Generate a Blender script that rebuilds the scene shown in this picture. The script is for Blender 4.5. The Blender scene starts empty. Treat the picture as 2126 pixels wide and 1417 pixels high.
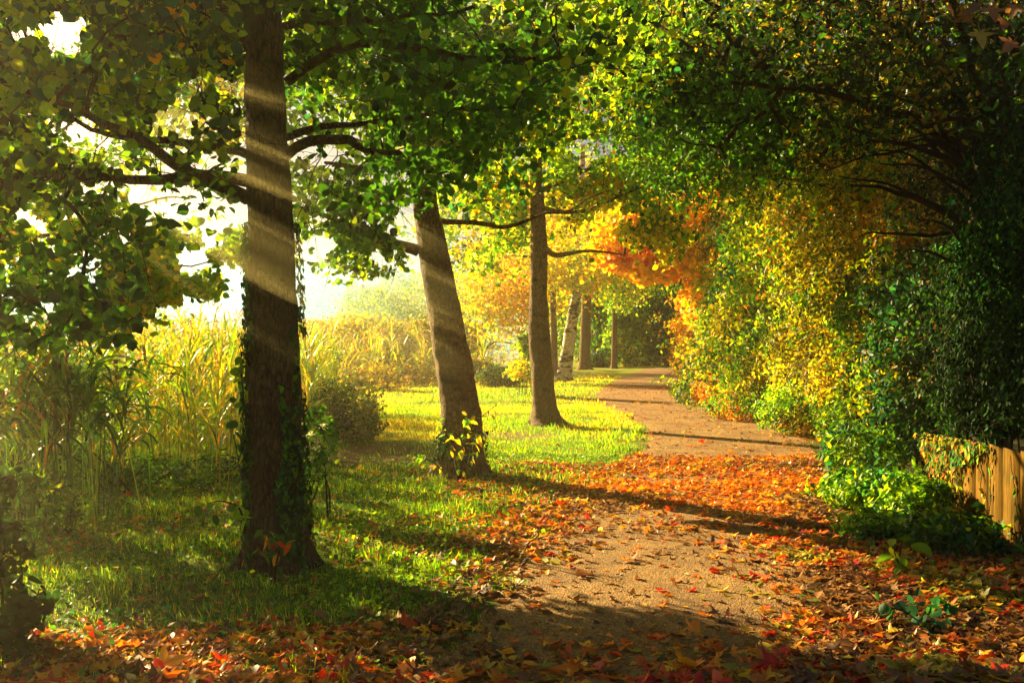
import bpy, math, random
import numpy as np
from mathutils import Vector

rng = np.random.default_rng(7)
random.seed(7)
C = bpy.context.scene.collection
F = 2067.0; CX = 1063.0; HY = 712.0; CH = 1.6

def at(x, y, Y):                      # pixel of the photo at distance Y -> world point
    return np.array([(x-CX)*Y/F, Y, CH-(y-HY)*Y/F])
def gnd(x, y):
    Y = CH*F/(y-HY)
    return np.array([(x-CX)*Y/F, Y, 0.0])

# ---------------------------------------------------------------- noise
_T = np.random.default_rng(99).random((32, 32, 32))
def vn(P, s=1.0, seed=0):
    Q = np.asarray(P, float)*s + seed*7.31
    if Q.shape[-1] == 2: Q = np.concatenate([Q, np.zeros(Q.shape[:-1]+(1,))], -1)
    i = np.floor(Q).astype(int); f = Q-i; f = f*f*(3-2*f)
    r = 0
    for a in (0, 1):
        for b in (0, 1):
            for c in (0, 1):
                w = (f[..., 0] if a else 1-f[..., 0])*(f[..., 1] if b else 1-f[..., 1])*(f[..., 2] if c else 1-f[..., 2])
                r = r + w*_T[(i[..., 0]+a) % 32, (i[..., 1]+b) % 32, (i[..., 2]+c) % 32]
    return r
def fbm(P, s=1.0, seed=0):
    return .55*vn(P, s, seed)+.28*vn(P, s*2.1, seed+1)+.17*vn(P, s*4.3, seed+2)

# ---------------------------------------------------------------- path and terrain shape
PL = np.array([(820, 1500), (860, 1417), (1000, 1230), (1100, 1120), (1240, 1000), (1335, 905), (1290, 862), (1228, 828), (1262, 795), (1330, 768)], float)
PR = np.array([(1830, 1500), (1790, 1417), (1700, 1230), (1690, 1100), (1700, 1000), (1690, 920), (1600, 872), (1470, 845), (1412, 800), (1440, 768)], float)
def _edge(P):
    return np.array([gnd(*p)[:2] for p in P])
EL, ER = _edge(PL), _edge(PR)
EL = np.vstack([[EL[0, 0]-.1, 0.5], EL, [10, 66], [22, 74]]); ER = np.vstack([[ER[0, 0]+.1, 0.5], ER, [13, 62], [24, 70]])
def resamp(E, n):
    # Catmull-Rom through the points
    k = len(E); t = np.linspace(0, k-1.0001, n); i = t.astype(int); u = (t-i)[:, None]
    g = lambda j: E[np.clip(j, 0, k-1)]
    p0, p1, p2, p3 = g(i-1), g(i), g(i+1), g(i+2)
    return .5*((2*p1)+(-p0+p2)*u+(2*p0-5*p1+4*p2-p3)*u*u+(-p0+3*p1-3*p2+p3)*u**3)
NL = 260
EL, ER = resamp(EL, NL), resamp(ER, NL)
PATHC = (EL+ER)/2
def path_x(Y):
    return np.interp(Y, EL[:, 1], EL[:, 0]), np.interp(Y, ER[:, 1], ER[:, 0])
def pathdist(X, Y):                   # >0 outside the path, signed by side in the second value
    l, r = path_x(Y)
    return np.maximum(l-X, X-r), np.where(X < (l+r)/2, -1, 1)
def H(X, Y):
    X = np.asarray(X, float); Y = np.asarray(Y, float)
    d, s = pathdist(X, Y)
    m = np.clip(d/1.2, 0, 1); m = m*m*(3-2*m)
    P = np.stack([X, Y], -1)
    h = (fbm(P, .6, 3)-.45)*.16*m
    h = h + np.where(s > 0, np.clip(d-.6, 0, 2)*.02, 0)
    h = h - np.where((s < 0) & (X < -5) , np.clip(-X-5, 0, 6)*.05, 0)
    return h
def place(P):
    P = np.array(P, float); P[..., 2] = H(P[..., 0], P[..., 1]); return P

# ---------------------------------------------------------------- mesh building
def tag(o, label=None, cat=None, group=None, kind=None):
    if label:
        o['label'] = label
        if len(label.split()) > 16 or len(label.split()) < 4: print('LABEL', len(label.split()), label)
    if cat: o['category'] = cat
    if group: o['group'] = group
    if kind: o['kind'] = kind
    return o
def empty(name, loc, label, cat, group=None):
    o = bpy.data.objects.new(name, None); C.objects.link(o)
    o.location = [float(v) for v in loc]; o.empty_display_size = .2
    ORG[o.name] = np.array(loc, float)
    return tag(o, label, cat, group)
ORG = {}
def mesh(name, V, faces, mat, parent=None, col=None, smooth=False):
    """faces: (N,k) int array or a list of such arrays; col: per-face colours"""
    if not isinstance(faces, list): faces = [faces]
    V = np.asarray(V, np.float32).copy()
    if parent is not None: V -= ORG[parent.name].astype(np.float32)
    loops = np.concatenate([f.ravel() for f in faces]).astype(np.int32)
    tot = np.concatenate([np.full(len(f), f.shape[1], np.int32) for f in faces])
    st = np.concatenate([[0], np.cumsum(tot)[:-1]]).astype(np.int32)
    me = bpy.data.meshes.new(name)
    me.vertices.add(len(V)); me.vertices.foreach_set('co', V.ravel())
    me.loops.add(len(loops)); me.loops.foreach_set('vertex_index', loops)
    me.polygons.add(len(tot)); me.polygons.foreach_set('loop_start', st); me.polygons.foreach_set('loop_total', tot)
    if smooth: me.polygons.foreach_set('use_smooth', np.ones(len(tot), bool))
    me.update(calc_edges=True)
    if col is not None:
        a = me.attributes.new('leafcol', 'FLOAT_COLOR', 'FACE')
        c = np.ones((len(tot), 4), np.float32); c[:, :3] = col
        a.data.foreach_set('color', c.ravel())
    me.materials.append(mat)
    o = bpy.data.objects.new(name, me); C.objects.link(o)
    if parent is not None:
        o.parent = parent
    return o

# leaf templates: verts (k,3) with y along the leaf, faces list
def t_round():
    L = [(-.20, .03, .05), (-.43, .22, .10), (-.50, .47, .08), (-.37, .72, .03), (-.17, .90, -.02)]
    v = [(0, 0, 0), (0, 1.04, -.10)]+L+[(-a, b, c) for a, b, c in L]
    return np.array(v), [np.array([[0, 1, 6, 5, 4, 3, 2], [0, 7, 8, 9, 10, 11, 1]])]
def t_oval():
    v = [(0, 0, 0), (0, 1, -.12), (-.24, .3, .06), (-.2, .68, .0), (.24, .3, .06), (.2, .68, .0)]
    return np.array(v), [np.array([[0, 1, 3, 2], [0, 4, 5, 1]])]
def t_rhomb():
    v = [(0, 0, 0), (.36, .5, .08), (0, 1, -.04), (-.36, .5, .08)]
    return np.array(v), [np.array([[0, 1, 2], [0, 2, 3]])]
def t_ivy():
    v = [(0, 0, 0), (-.42, -.02, .03), (-.28, .4, .05), (0, 1, -.08), (.28, .4, .05), (.42, -.02, .03)]
    return np.array(v), [np.array([[0, 3, 2, 1], [0, 5, 4, 3]])]
def t_blade():
    v = [(-.5, 0, 0), (.5, 0, 0), (-.32, .55, .06), (.32, .55, .06), (0, 1, .22)]
    return np.array(v), [np.array([[0, 1, 3, 2]]), np.array([[2, 3, 4]])]
def t_maple(curl=.25, seed=0):
    r_ = random.Random(seed)
    A = [(-90, .10), (-62, .36), (-38, .55), (-24, .30), (-8, .62), (8, .95), (22, .62), (38, .42), (56, .60), (68, .72), (90, 1.15)]
    pts = [(math.cos(math.radians(a))*r*.62, math.sin(math.radians(a))*r*.62) for a, r in A]
    pts += [(-x, y) for x, y in reversed(pts[1:-1])]
    p2, p3 = r_.uniform(0, 6.28), r_.uniform(0, 6.28); cv = []
    for x, y in [(0, 0)]+pts:
        r = math.hypot(x, y); th = math.atan2(y, x)
        z = curl*(r*r*1.3*math.cos(2*th+p2) + r*r*.7 + .25*r*math.sin(3*th+p3)) + r_.uniform(-.02, .02)
        cv.append((x, y, z))
    n = len(pts)
    # stalk
    k = len(cv); cv += [(-.012, -.05, .01), (.012, -.05, .01), (.02, -.5, .10*curl*3), (0.0, -.5, .10*curl*3)]
    return np.array(cv), [np.array([[0, 1+i, 1+(i+1) % n] for i in range(n)]), np.array([[k, k+1, k+2, k+3]])]

def frames(nrm, tan):
    z = nrm/np.linalg.norm(nrm, axis=1, keepdims=True)
    y = tan-(tan*z).sum(1, keepdims=True)*z; y /= np.linalg.norm(y, axis=1, keepdims=True)+1e-9
    x = np.cross(y, z)
    return np.stack([x, y, z], 1)      # rows = axes
def leafarr(P, R, S, T, xs=None):
    tv, tf = T; k = len(tv); N = len(P)
    tvv = np.broadcast_to(tv, (N, k, 3)).copy()
    if xs is not None: tvv[:, :, 0] *= xs[:, None]
    V = np.einsum('nki,nij->nkj', tvv, R)*np.asarray(S).reshape(-1, 1, 1)+P[:, None, :]
    faces = [(f[None]+(np.arange(N)*k)[:, None, None]).reshape(-1, f.shape[1]) for f in tf]
    idx = np.concatenate([np.repeat(np.arange(N), len(f)) for f in tf])
    return V.reshape(-1, 3), faces, idx
def leaves(name, P, mat, parent, T, size, col, up=.6, out=None, svar=.42, tan=None, xs=None):
    """a mass of leaves as one mesh. col (N,3)"""
    N = len(P)
    n = rng.normal(size=(N, 3))*.75; n[:, 2] += up
    if out is not None: n += out
    t = rng.normal(size=(N, 3)); t[:, 2] -= .6
    if tan is not None: t = tan+rng.normal(size=(N, 3))*.25
    R = frames(n, t); S = size*(1+svar*rng.uniform(-1, 1, N))
    V, f, idx = leafarr(P, R, S, T, xs)
    return mesh(name, V, f, mat, parent, col=col[idx])
PAL = dict(
    green=[(.04, .15, .010), (.06, .20, .012), (.10, .27, .012), (.035, .12, .018), (.07, .21, .015)],
    lime=[(.24, .46, .010), (.32, .52, .010), (.18, .38, .014), (.44, .55, .012), (.13, .30, .014)],
    yellow=[(.72, .58, .012), (.78, .52, .010), (.56, .54, .012), (.82, .60, .014), (.42, .46, .012)],
    gold=[(.80, .42, .010), (.82, .50, .012), (.74, .34, .010), (.66, .48, .014)],
    orange=[(.80, .24, .008), (.82, .34, .010), (.72, .15, .006), (.82, .42, .014), (.66, .2, .01)],
    red=[(.62, .035, .008), (.72, .08, .008), (.52, .02, .010), (.72, .13, .010)],
    brown=[(.22, .10, .03), (.30, .14, .035), (.15, .065, .02), (.36, .20, .05)],
    olive=[(.28, .25, .015), (.38, .33, .018), (.18, .20, .015), (.46, .36, .018)],
    dark=[(.012, .04, .010), (.018, .055, .012), (.012, .035, .016), (.025, .06, .012)],
    mist=[(.14, .34, .85), (.18, .40, .90), (.12, .36, .75), (.20, .42, .70)],  # blue of the distance haze painted into the far trees' leaves
    teal=[(.02, .12, .045), (.03, .17, .055), (.05, .21, .045), (.02, .09, .04)],
)
def colours(N, mix, P=None, scale=.9, seed=0, vary=.2):
    """mix: list of (palette, weight); spatially coherent choice when P is given"""
    names = [m[0] for m in mix]; w = np.array([m[1] for m in mix], float); w /= w.sum()
    if P is not None:
        u = fbm(P, scale, seed)+rng.normal(size=N)*.055
        r = np.argsort(np.argsort(u))/max(1, N)
    else: r = rng.random(N)
    k = np.searchsorted(np.cumsum(w), r).clip(0, len(w)-1)
    out = np.zeros((N, 3))
    for i, nm in enumerate(names):
        m = np.where(k == i)[0]; p = np.array(PAL[nm]); out[m] = p[rng.integers(0, len(p), len(m))]
    return out*np.exp(rng.normal(size=(N, 1))*vary)

def tube_arr(pts, rad, sides=7, rough=0.0, seed=0):
    pts = np.asarray(pts, float); n = len(pts); rad = np.asarray(rad, float)
    d = np.gradient(pts, axis=0); d /= np.linalg.norm(d, axis=1, keepdims=True)+1e-9
    ref = np.array([0, 1.0, .1]) if abs(d[0, 1]) < .8 else np.array([1.0, 0, .1])
    x = np.cross(d, ref); x /= np.linalg.norm(x, axis=1, keepdims=True)+1e-9
    y = np.cross(d, x)
    a = np.linspace(0, 2*np.pi, sides, endpoint=False)
    ring = x[:, None]*np.cos(a)[None, :, None]+y[:, None]*np.sin(a)[None, :, None]
    r = rad[:, None]*np.ones((1, sides))
    if rough:
        Pn = pts[:, None]+ring*rad[:, None, None]
        r = r*(1+rough*(fbm(Pn*np.array([1, 1, .35]), 9, seed)-.5)*1.6+rough*.9*(fbm(Pn*np.array([1, 1, .2]), 26, seed+5)-.5))
    V = (pts[:, None]+ring*r[..., None]).reshape(-1, 3)
    i = np.arange(n-1)[:, None]*sides; j = np.arange(sides)[None]; j2 = (j+1) % sides
    f = np.stack([i+j, i+j2, i+sides+j2, i+sides+j], -1).reshape(-1, 4)
    return V, f
class Acc:
    def __init__(s): s.V = []; s.F = {}; s.n = 0; s.c = {}
    def add(s, V, F, c=None):
        if not isinstance(F, list): F = [F]
        for f in F:
            s.F.setdefault(f.shape[1], []).append(f+s.n)
            if c is not None: s.c.setdefault(f.shape[1], []).append(np.broadcast_to(c, (len(f), 3)))
        s.V.append(V); s.n += len(V)
    def build(s, name, mat, parent=None, smooth=True):
        ks = list(s.F)
        col = np.concatenate([np.concatenate(s.c[k]) for k in ks]) if s.c else None
        return mesh(name, np.concatenate(s.V), [np.concatenate(s.F[k]) for k in ks], mat, parent, col=col, smooth=smooth)
def spline(P, n):
    P = np.asarray(P, float); return resamp(P, n)

# ---------------------------------------------------------------- materials
def nodes(name):
    m = bpy.data.materials.new(name); m.use_nodes = True
    t = m.node_tree; t.nodes.clear(); return m, t.nodes, t.links
def leaf_mat(name, trans=.55, gloss=.025, tint=(1.25, 1.15, .6), rough=.45):
    m, N, L = nodes(name)
    out = N.new('ShaderNodeOutputMaterial'); a = N.new('ShaderNodeAttribute'); a.attribute_name = 'leafcol'
    nz = N.new('ShaderNodeTexNoise'); nz.inputs['Scale'].default_value = 45; nz.inputs['Detail'].default_value = 2
    tc = N.new('ShaderNodeTexCoord'); L.new(tc.outputs['Object'], nz.inputs['Vector'])
    mr = N.new('ShaderNodeMapRange'); mr.inputs['To Min'].default_value = .65; mr.inputs['To Max'].default_value = 1.35
    L.new(nz.outputs['Fac'], mr.inputs['Value'])
    mu = N.new('ShaderNodeVectorMath'); mu.operation = 'SCALE'
    L.new(a.outputs['Color'], mu.inputs[0]); L.new(mr.outputs[0], mu.inputs['Scale'])
    d = N.new('ShaderNodeBsdfDiffuse'); L.new(mu.outputs[0], d.inputs['Color'])
    m2 = N.new('ShaderNodeVectorMath'); m2.operation = 'MULTIPLY'; m2.inputs[1].default_value = tint
    L.new(mu.outputs[0], m2.inputs[0])
    tr = N.new('ShaderNodeBsdfTranslucent'); L.new(m2.outputs[0], tr.inputs['Color'])
    mx = N.new('ShaderNodeMixShader'); mx.inputs[0].default_value = trans
    L.new(d.outputs[0], mx.inputs[1]); L.new(tr.outputs[0], mx.inputs[2])
    g = N.new('ShaderNodeBsdfGlossy'); g.inputs['Roughness'].default_value = rough
    m3 = N.new('ShaderNodeMixShader'); m3.inputs[0].default_value = gloss
    L.new(mx.outputs[0], m3.inputs[1]); L.new(g.outputs[0], m3.inputs[2]); L.new(m3.outputs[0], out.inputs[0])
    return m
def bark_mat(name, c1, c2, scale=9, stretch=.22, bump=.6, spots=None, moss=None):
    m, N, L = nodes(name)
    out = N.new('ShaderNodeOutputMaterial'); b = N.new('ShaderNodeBsdfPrincipled'); b.inputs['Roughness'].default_value = .9
    b.inputs['Specular IOR Level'].default_value = .2
    tc = N.new('ShaderNodeTexCoord'); mp = N.new('ShaderNodeMapping'); mp.inputs['Scale'].default_value = (1, 1, stretch)
    L.new(tc.outputs['Object'], mp.inputs[0])
    nz = N.new('ShaderNodeTexNoise'); nz.inputs['Scale'].default_value = scale*3; nz.inputs['Detail'].default_value = 6; nz.inputs['Roughness'].default_value = .65
    nz.inputs['Distortion'].default_value = .6
    L.new(mp.outputs[0], nz.inputs['Vector'])
    vo = N.new('ShaderNodeTexVoronoi'); vo.feature = 'DISTANCE_TO_EDGE'; vo.inputs['Scale'].default_value = scale*2.6
    L.new(mp.outputs[0], vo.inputs['Vector'])
    cr = N.new('ShaderNodeValToRGB'); cr.color_ramp.elements[0].position = .33; cr.color_ramp.elements[1].position = .66
    cr.color_ramp.elements[0].color = (*c1, 1); cr.color_ramp.elements[1].color = (*c2, 1)
    L.new(nz.outputs['Fac'], cr.inputs[0])
    vr = N.new('ShaderNodeMapRange'); vr.inputs['From Max'].default_value = .12; vr.inputs['To Min'].default_value = .35
    L.new(vo.outputs['Distance'], vr.inputs['Value'])
    mu = N.new('ShaderNodeVectorMath'); mu.operation = 'SCALE'; L.new(cr.outputs[0], mu.inputs[0]); L.new(vr.outputs[0], mu.inputs['Scale'])
    last = mu.outputs[0]
    if spots:
        n2 = N.new('ShaderNodeTexNoise'); n2.inputs['Scale'].default_value = spots[1]; n2.inputs['Detail'].default_value = 4
        mp2 = N.new('ShaderNodeMapping'); mp2.inputs['Scale'].default_value = (1, 1, spots[3]); L.new(tc.outputs['Object'], mp2.inputs[0]); L.new(mp2.outputs[0], n2.inputs['Vector'])
        r2 = N.new('ShaderNodeMapRange'); r2.inputs['From Min'].default_value = spots[2]; r2.inputs['From Max'].default_value = spots[2]+.07
        L.new(n2.outputs['Fac'], r2.inputs['Value'])
        mx = N.new('ShaderNodeMix'); mx.data_type = 'RGBA'; L.new(r2.outputs[0], mx.inputs[0]); L.new(last, mx.inputs[6]); mx.inputs[7].default_value = (*spots[0], 1)
        last = mx.outputs[2]
    L.new(last, b.inputs['Base Color'])
    ad = N.new('ShaderNodeMath'); ad.operation = 'MULTIPLY'; L.new(vr.outputs[0], ad.inputs[0]); L.new(nz.outputs['Fac'], ad.inputs[1])
    bp = N.new('ShaderNodeBump'); bp.inputs['Strength'].default_value = bump; bp.inputs['Distance'].default_value = .03
    L.new(ad.outputs[0], bp.inputs['Height']); L.new(bp.outputs[0], b.inputs['Normal']); L.new(b.outputs[0], out.inputs[0])
    return m
M_leaf = leaf_mat('foliage'); M_ivy = leaf_mat('ivy_foliage', .2, .008, rough=.6); M_litter = leaf_mat('dry_leaf', .35, .05, (1.15, .95, .7), .5)
M_grass = leaf_mat('grass_blade', .5, .04, (1.2, 1.15, .5)); M_reed = leaf_mat('reed_blade', .5, .07, (1.2, 1.05, .5), .4)
M_bark = bark_mat('ridged_bark', (.025, .016, .008), (.15, .10, .05), 13, .3, 1.0, ((.07, .085, .02), 3.0, .60, .5))
M_bark2 = bark_mat('smooth_bark', (.09, .055, .025), (.25, .15, .06), 8, .6, .7, ((.04, .022, .01), 3.2, .58, 1.6))
M_birch = bark_mat('birch_bark', (.45, .42, .36), (.8, .77, .7), 2.5, 1.6, .3, ((.03, .022, .015), 2.6, .50, 2.2))
M_twig = bark_mat('twig_bark', (.02, .012, .006), (.075, .045, .02), 14, .4, .3)

# ---------------------------------------------------------------- trees
def sample_blob(c, r, n, gap=.0, seed=0, shell=.0, flat=0):
    out = []; got = 0
    c = np.array(c, float); r = np.array(r, float)
    while got < n:
        q = rng.uniform(-1, 1, (n*3, 3)); d = np.linalg.norm(q, axis=1)
        q = q[(d < 1) & (d > shell)]; P = c+q*r
        if gap: P = P[fbm(P, 1.1/max(.5, r.max()**.5), seed) > gap]
        out.append(P); got += len(P)
    P = np.concatenate(out)[:n]
    return P

def tree(name, label, cat, base, trunk_px, Y, branches, blobs, leafsize, mix, nleaf, barkm, cluster_r=.25, T=None, group=None,
         sides=30, gap=.42, seed=0, ivy=None, up=.3, cscale=.5, flare=1.25, twig_r=.0035, extra_top=None, rough=.10, maxlink=9, vary=.25, sky_gap=None):
    """trunk_px: (x, y, half width px) from the bottom up, at distance Y"""
    global rng
    rng = np.random.default_rng(1000+seed)
    T = T or t_round()
    bx = place([base[0], base[1], 0]); root = empty(name, bx, label, cat, group)
    tp = []; tr = []
    for x, y, hw in trunk_px:
        p = at(x, y, Y); tp.append(p); tr.append(hw*Y/F)
    tp = np.array(tp); tp[0, 2] = bx[2]-.12
    if extra_top is not None:
        for (dx, dy, dz, r) in extra_top: tp = np.vstack([tp, tp[-1]+[dx, dy, dz]]); tr.append(r)
    tr = np.array(tr)
    L = np.linalg.norm(np.diff(tp, axis=0), axis=1).sum(); n = max(12, int(L/(.05 if sides > 20 else .25)))
    sp = spline(tp, n); sr = resamp(np.stack([tr, tr], 1), n)[:, 0]
    V, f = tube_arr(sp, sr, sides, rough, seed)
    # root flare with buttresses
    z = V[:, 2]-bx[2]; a = np.arctan2(V[:, 1]-sp[0, 1], V[:, 0]-sp[0, 0])
    k = np.exp(-np.clip(z, 0, 9)/.13)*(flare-1)*(1+.5*np.sin(a*4+seed)+.35*np.sin(a*7+2*seed))
    cxy = np.stack([np.interp(V[:, 2], sp[:, 2], sp[:, 0]), np.interp(V[:, 2], sp[:, 2], sp[:, 1])], 1)
    V[:, :2] += (V[:, :2]-cxy)*k[:, None]
    TV, TF = V, f
    if sides > 20: mesh('trunk', V, f, barkm, root, smooth=True)
    nodes_p = [sp[int(n*.35)::max(1, n//24)]]
    for bi, br in enumerate(branches):
        pts = np.array([at(x, y, d) for x, y, d, r in br]); rad = np.array([r for *_, r in br])
        m = max(10, int(np.linalg.norm(np.diff(pts, axis=0), axis=1).sum()/.10))
        bp = spline(pts, m); brd = resamp(np.stack([rad, rad], 1), m)[:, 0]
        w = (np.stack([fbm(bp, 1.6, 11+bi), fbm(bp, 1.6, 12+bi), fbm(bp, 1.6, 13+bi)], 1)-.5)*.22
        w[0] = 0; w *= np.linspace(0, 1, m)[:, None]**.5
        bp = bp+w
        V, f = tube_arr(bp, brd, 9, .15, seed+bi); mesh('branch', V, f, barkm, root, smooth=True)
        nodes_p.append(bp[2:])
    # clusters
    CL = []
    for (c, r, nn) in blobs: CL.append(sample_blob(c, r, nn, gap, seed))
    CL = np.concatenate(CL)
    if sky_gap is not None: CL = CL[sky_gap(CL)]
    base_nodes = np.concatenate(nodes_p); nb = len(base_nodes)
    # greedy nearest attachment (Prim)
    N = len(CL); dist = np.full(N, 1e9); par = np.zeros(N, int); done = np.zeros(N, bool)
    allp = np.concatenate([base_nodes, CL])
    D = np.linalg.norm(CL[:, None]-base_nodes[None], axis=2); dist = D.min(1); par = D.argmin(1)
    order = []
    depth = np.zeros(N)
    for _ in range(N):
        dd = np.where(done, 1e9, dist); i = int(dd.argmin()); done[i] = True; order.append(i)
        depth[i] = (depth[par[i]-nb] if par[i] >= nb else 0)+np.linalg.norm(CL[i]-allp[par[i]])
        d2 = np.linalg.norm(CL-CL[i], axis=1)+.22*depth[i]
        b = d2 < dist; dist = np.where(b & ~done, d2, dist); par = np.where(b & ~done, nb+i, par)
    cnt = np.ones(N)
    for i in reversed(order):
        if par[i] >= nb: cnt[par[i]-nb] += cnt[i]
    A = Acc(); sd = 5 if sides > 20 else 3
    tw_dir = np.zeros((N, 3))
    for i in range(N):
        p1 = CL[i]; p0 = allp[par[i]]; r1 = twig_r*cnt[i]**.45
        r0 = r1*1.25 if par[i] < nb else min(twig_r*cnt[par[i]-nb]**.45, r1*1.6)
        d = p1-p0; ln = np.linalg.norm(d); tw_dir[i] = d/(ln+1e-6)
        mid = (p0+p1)/2+rng.normal(size=3)*ln*.09+np.array([0, 0, ln*.06])
        V, f = tube_arr(spline([p0, mid, p1], 4), np.linspace(r0, r1, 4), sd)
        A.add(V, f)
        if sides > 20:                     # fine twigs carrying the leaves
            for _k in range(3):
                q = p1+rng.normal(size=3)*cluster_r*.9+tw_dir[i]*cluster_r*.5
                V, f = tube_arr(np.array([p1, (p1+q)/2+rng.normal(size=3)*.02, q]), [twig_r*.9, twig_r*.7, twig_r*.4], 3); A.add(V, f)
    if sides > 20: A.build('twigs', M_twig, root)
    else:
        A.add(TV, TF); A.build('trunk', barkm, root)
    per = max(3, nleaf//N)
    P = np.repeat(CL, per, axis=0)+rng.normal(size=(N*per, 3))*np.array([1, 1, .75])*cluster_r+np.repeat(tw_dir, per, axis=0)*rng.uniform(-.6, .8, (N*per, 1))*cluster_r
    if sky_gap is not None: P = P[sky_gap(P)]
    if sides > 20 or name == 'alder_tree': P = P[openings(P)]
    col = colours(len(P), mix, P, cscale, seed, vary)
    leaves('crown', P, M_leaf, root, T, leafsize, col, up)
    if ivy: ivy_on(root, sp, sr, *ivy)
    return root

def ivy_on(root, sp, sr, n, z0, z1, size, dens_seed, side=None):
    zs = rng.uniform(z0, z1, n*3); a = rng.uniform(0, 2*np.pi, n*3)
    cx = np.interp(zs, sp[:, 2], sp[:, 0]); cy = np.interp(zs, sp[:, 2], sp[:, 1]); r = np.interp(zs, sp[:, 2], sr)
    k = fbm(np.stack([np.cos(a)*2, np.sin(a)*2, zs*1.1], 1), 1.0, dens_seed)
    if side is not None: k = k+.16*np.abs(np.cos(a))-.08
    k = k-.03*(zs-z0)
    keep = np.argsort(-k)[:n]; zs, a, cx, cy, r = zs[keep], a[keep], cx[keep], cy[keep], r[keep]
    o = np.stack([np.cos(a), np.sin(a), np.zeros(n)], 1)
    P = np.stack([cx, cy, zs], 1)+o*(r+rng.uniform(.0, .05, n)**1.0)[:, None]
    col = colours(n, [('dark', 3), ('green', 2), ('teal', 1)], None)
    leaves('ivy', P, M_ivy, root, t_ivy(), size, col, .3, out=o*2.2, tan=np.array([0, 0, -1.0]))

def no_low(zf):
    return lambda P: P[:, 2] > zf(P)
def px_of(P):
    return CX+P[:, 0]/P[:, 1]*F, HY-(P[:, 2]-CH)/P[:, 1]*F

AZ, ELV = math.radians(45), math.radians(20)          # sun stands left of the view direction
sd = Vector((-math.sin(AZ)*math.cos(ELV), math.cos(AZ)*math.cos(ELV), math.sin(ELV)))
BEAMS = [(560, 185, 6.7, .09, 1.6, .8), (560, 355, 6.7, .15, 2.2, 1.4), (565, 540, 6.6, .20, 2.6, 1.8), (570, 700, 6.5, .09, 2.4, 1.6), (925, 620, 11.2, .22, 4, 1.6), (930, 745, 11.2, .12, 3.6, 1.2), (905, 520, 11.2, .14, 3.6, 1.2)]
def openings(P):                      # leaves cleared along the beam axes so sunlight reaches the beam volumes
    k = np.ones(len(P), bool); S = np.array(sd)
    for x, y, Y, r, _, _ in BEAMS:
        v = P-at(x, y, Y); t = v@S; d = np.linalg.norm(v-t[:, None]*S, axis=1); k &= ~((t > -.5) & (d < r*1.05))
    return k
T1Y = 7.3
b1 = gnd(580, 1165)
def B(x, y, Y, rx, ry, rz, n): return (at(x, y, Y), (rx, ry, rz), n)
br1 = [
    [(512, 95, 7.3, .055), (420, 45, 7.1, .05), (300, 8, 6.9, .042), (150, 5, 6.7, .034), (0, 18, 6.5, .028), (-200, 30, 6.3, .018)],
    [(512, 320, 7.3, .035), (430, 310, 7.0, .03), (330, 300, 6.8, .024), (200, 280, 6.5, .018), (60, 200, 6.2, .010)],
    [(512, 375, 7.3, .05), (400, 368, 7.0, .042), (300, 372, 6.7, .033), (180, 358, 6.4, .026), (0, 370, 6.2, .018)],
    [(512, 412, 7.3, .05), (430, 372, 6.9, .045), (350, 335, 6.5, .036), (250, 270, 6.0, .028), (120, 210, 5.6, .018), (-60, 150, 5.3, .01)],
    [(595, 170, 7.3, .04), (650, 130, 7.2, .036), (740, 92, 7.0, .032), (850, 88, 6.8, .026), (1000, 110, 6.6, .02), (1180, 130, 6.5, .012)],
    [(595, 285, 7.3, .03), (650, 262, 7.2, .026), (760, 262, 7.1, .02), (900, 240, 7.0, .014), (1060, 225, 6.9, .008)],
    [(598, 320, 7.3, .042), (650, 292, 7.1, .038), (720, 285, 6.9, .034), (740, 300, 6.8, .024), (830, 310, 6.6, .015)],
    [(590, 55, 7.3, .03), (680, 50, 7.2, .024), (800, 40, 7.1, .018), (980, 10, 7.0, .012)],
]
def gap1(P):
    x, y = px_of(P); k = fbm(np.stack([x/95, y/95], 1), 1, 4)
    front = (P[:, 1] < 7.5) & (x > 495) & (x < 615) & (y > 20) & (y < 900)
    inside = (x > -50) & (x < 1300) & (y > -20)
    low = np.where(x < 300, 720, np.where(x < 520, 520, 470))
    sky = ((x-430)**2/120**2+(y-280)**2/130**2 < 1) | ((x-250)**2/220**2+(y-430)**2/60**2 < 1) | ((x-650)**2/60**2+(y-560)**2/100**2 < 1)
    return ~front & (~inside | ((y < low) & (k > np.where(sky, .47, np.where(y < 260, .30, .39)))))
tree('linden_tree', 'thick straight tree with ivy climbing its trunk, nearest the camera', 'tree', b1,
     [(582, 1175, 64), (577, 1100, 59), (570, 900, 55), (566, 600, 50), (555, 300, 43), (547, 0, 38)], T1Y, br1,
     [B(170, 150, 6.6, 1.7, 1.9, .85, 300), B(110, 530, 6.0, .85, .7, .55, 24), B(330, 60, 7.5, 1.6, 1.8, .8, 120), B(120, 650, 5.6, .42, .4, .2, 12), B(240, 430, 7.4, 1.0, .9, .4, 26),
      B(860, 100, 7.0, 1.7, 1.6, .65, 110), B(700, 310, 7.2, .7, .7, .35, 34), B(930, 330, 6.9, .4, .4, .2, 12), B(700, 40, 8.0, 1.3, 1.3, .55, 50),
      ((-2.2, 6.8, 5.5), (3.2, 3.0, .9), 100), ((-1.7, 7.3, 7.0), (2.6, 2.6, 1.2), 40)],
     .058, [('green', 6), ('dark', 1.8), ('lime', 3.6), ('teal', 1.2), ('gold', .12)], 36000, M_bark, cluster_r=.19, seed=1, ivy=(4200, 0.0, 2.5, .045, 5, True), extra_top=[(0, 0, 1.6, .11), (.1, 0, 2.0, .06)], gap=.40, sky_gap=gap1, flare=1.32, rough=.17)

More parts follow.
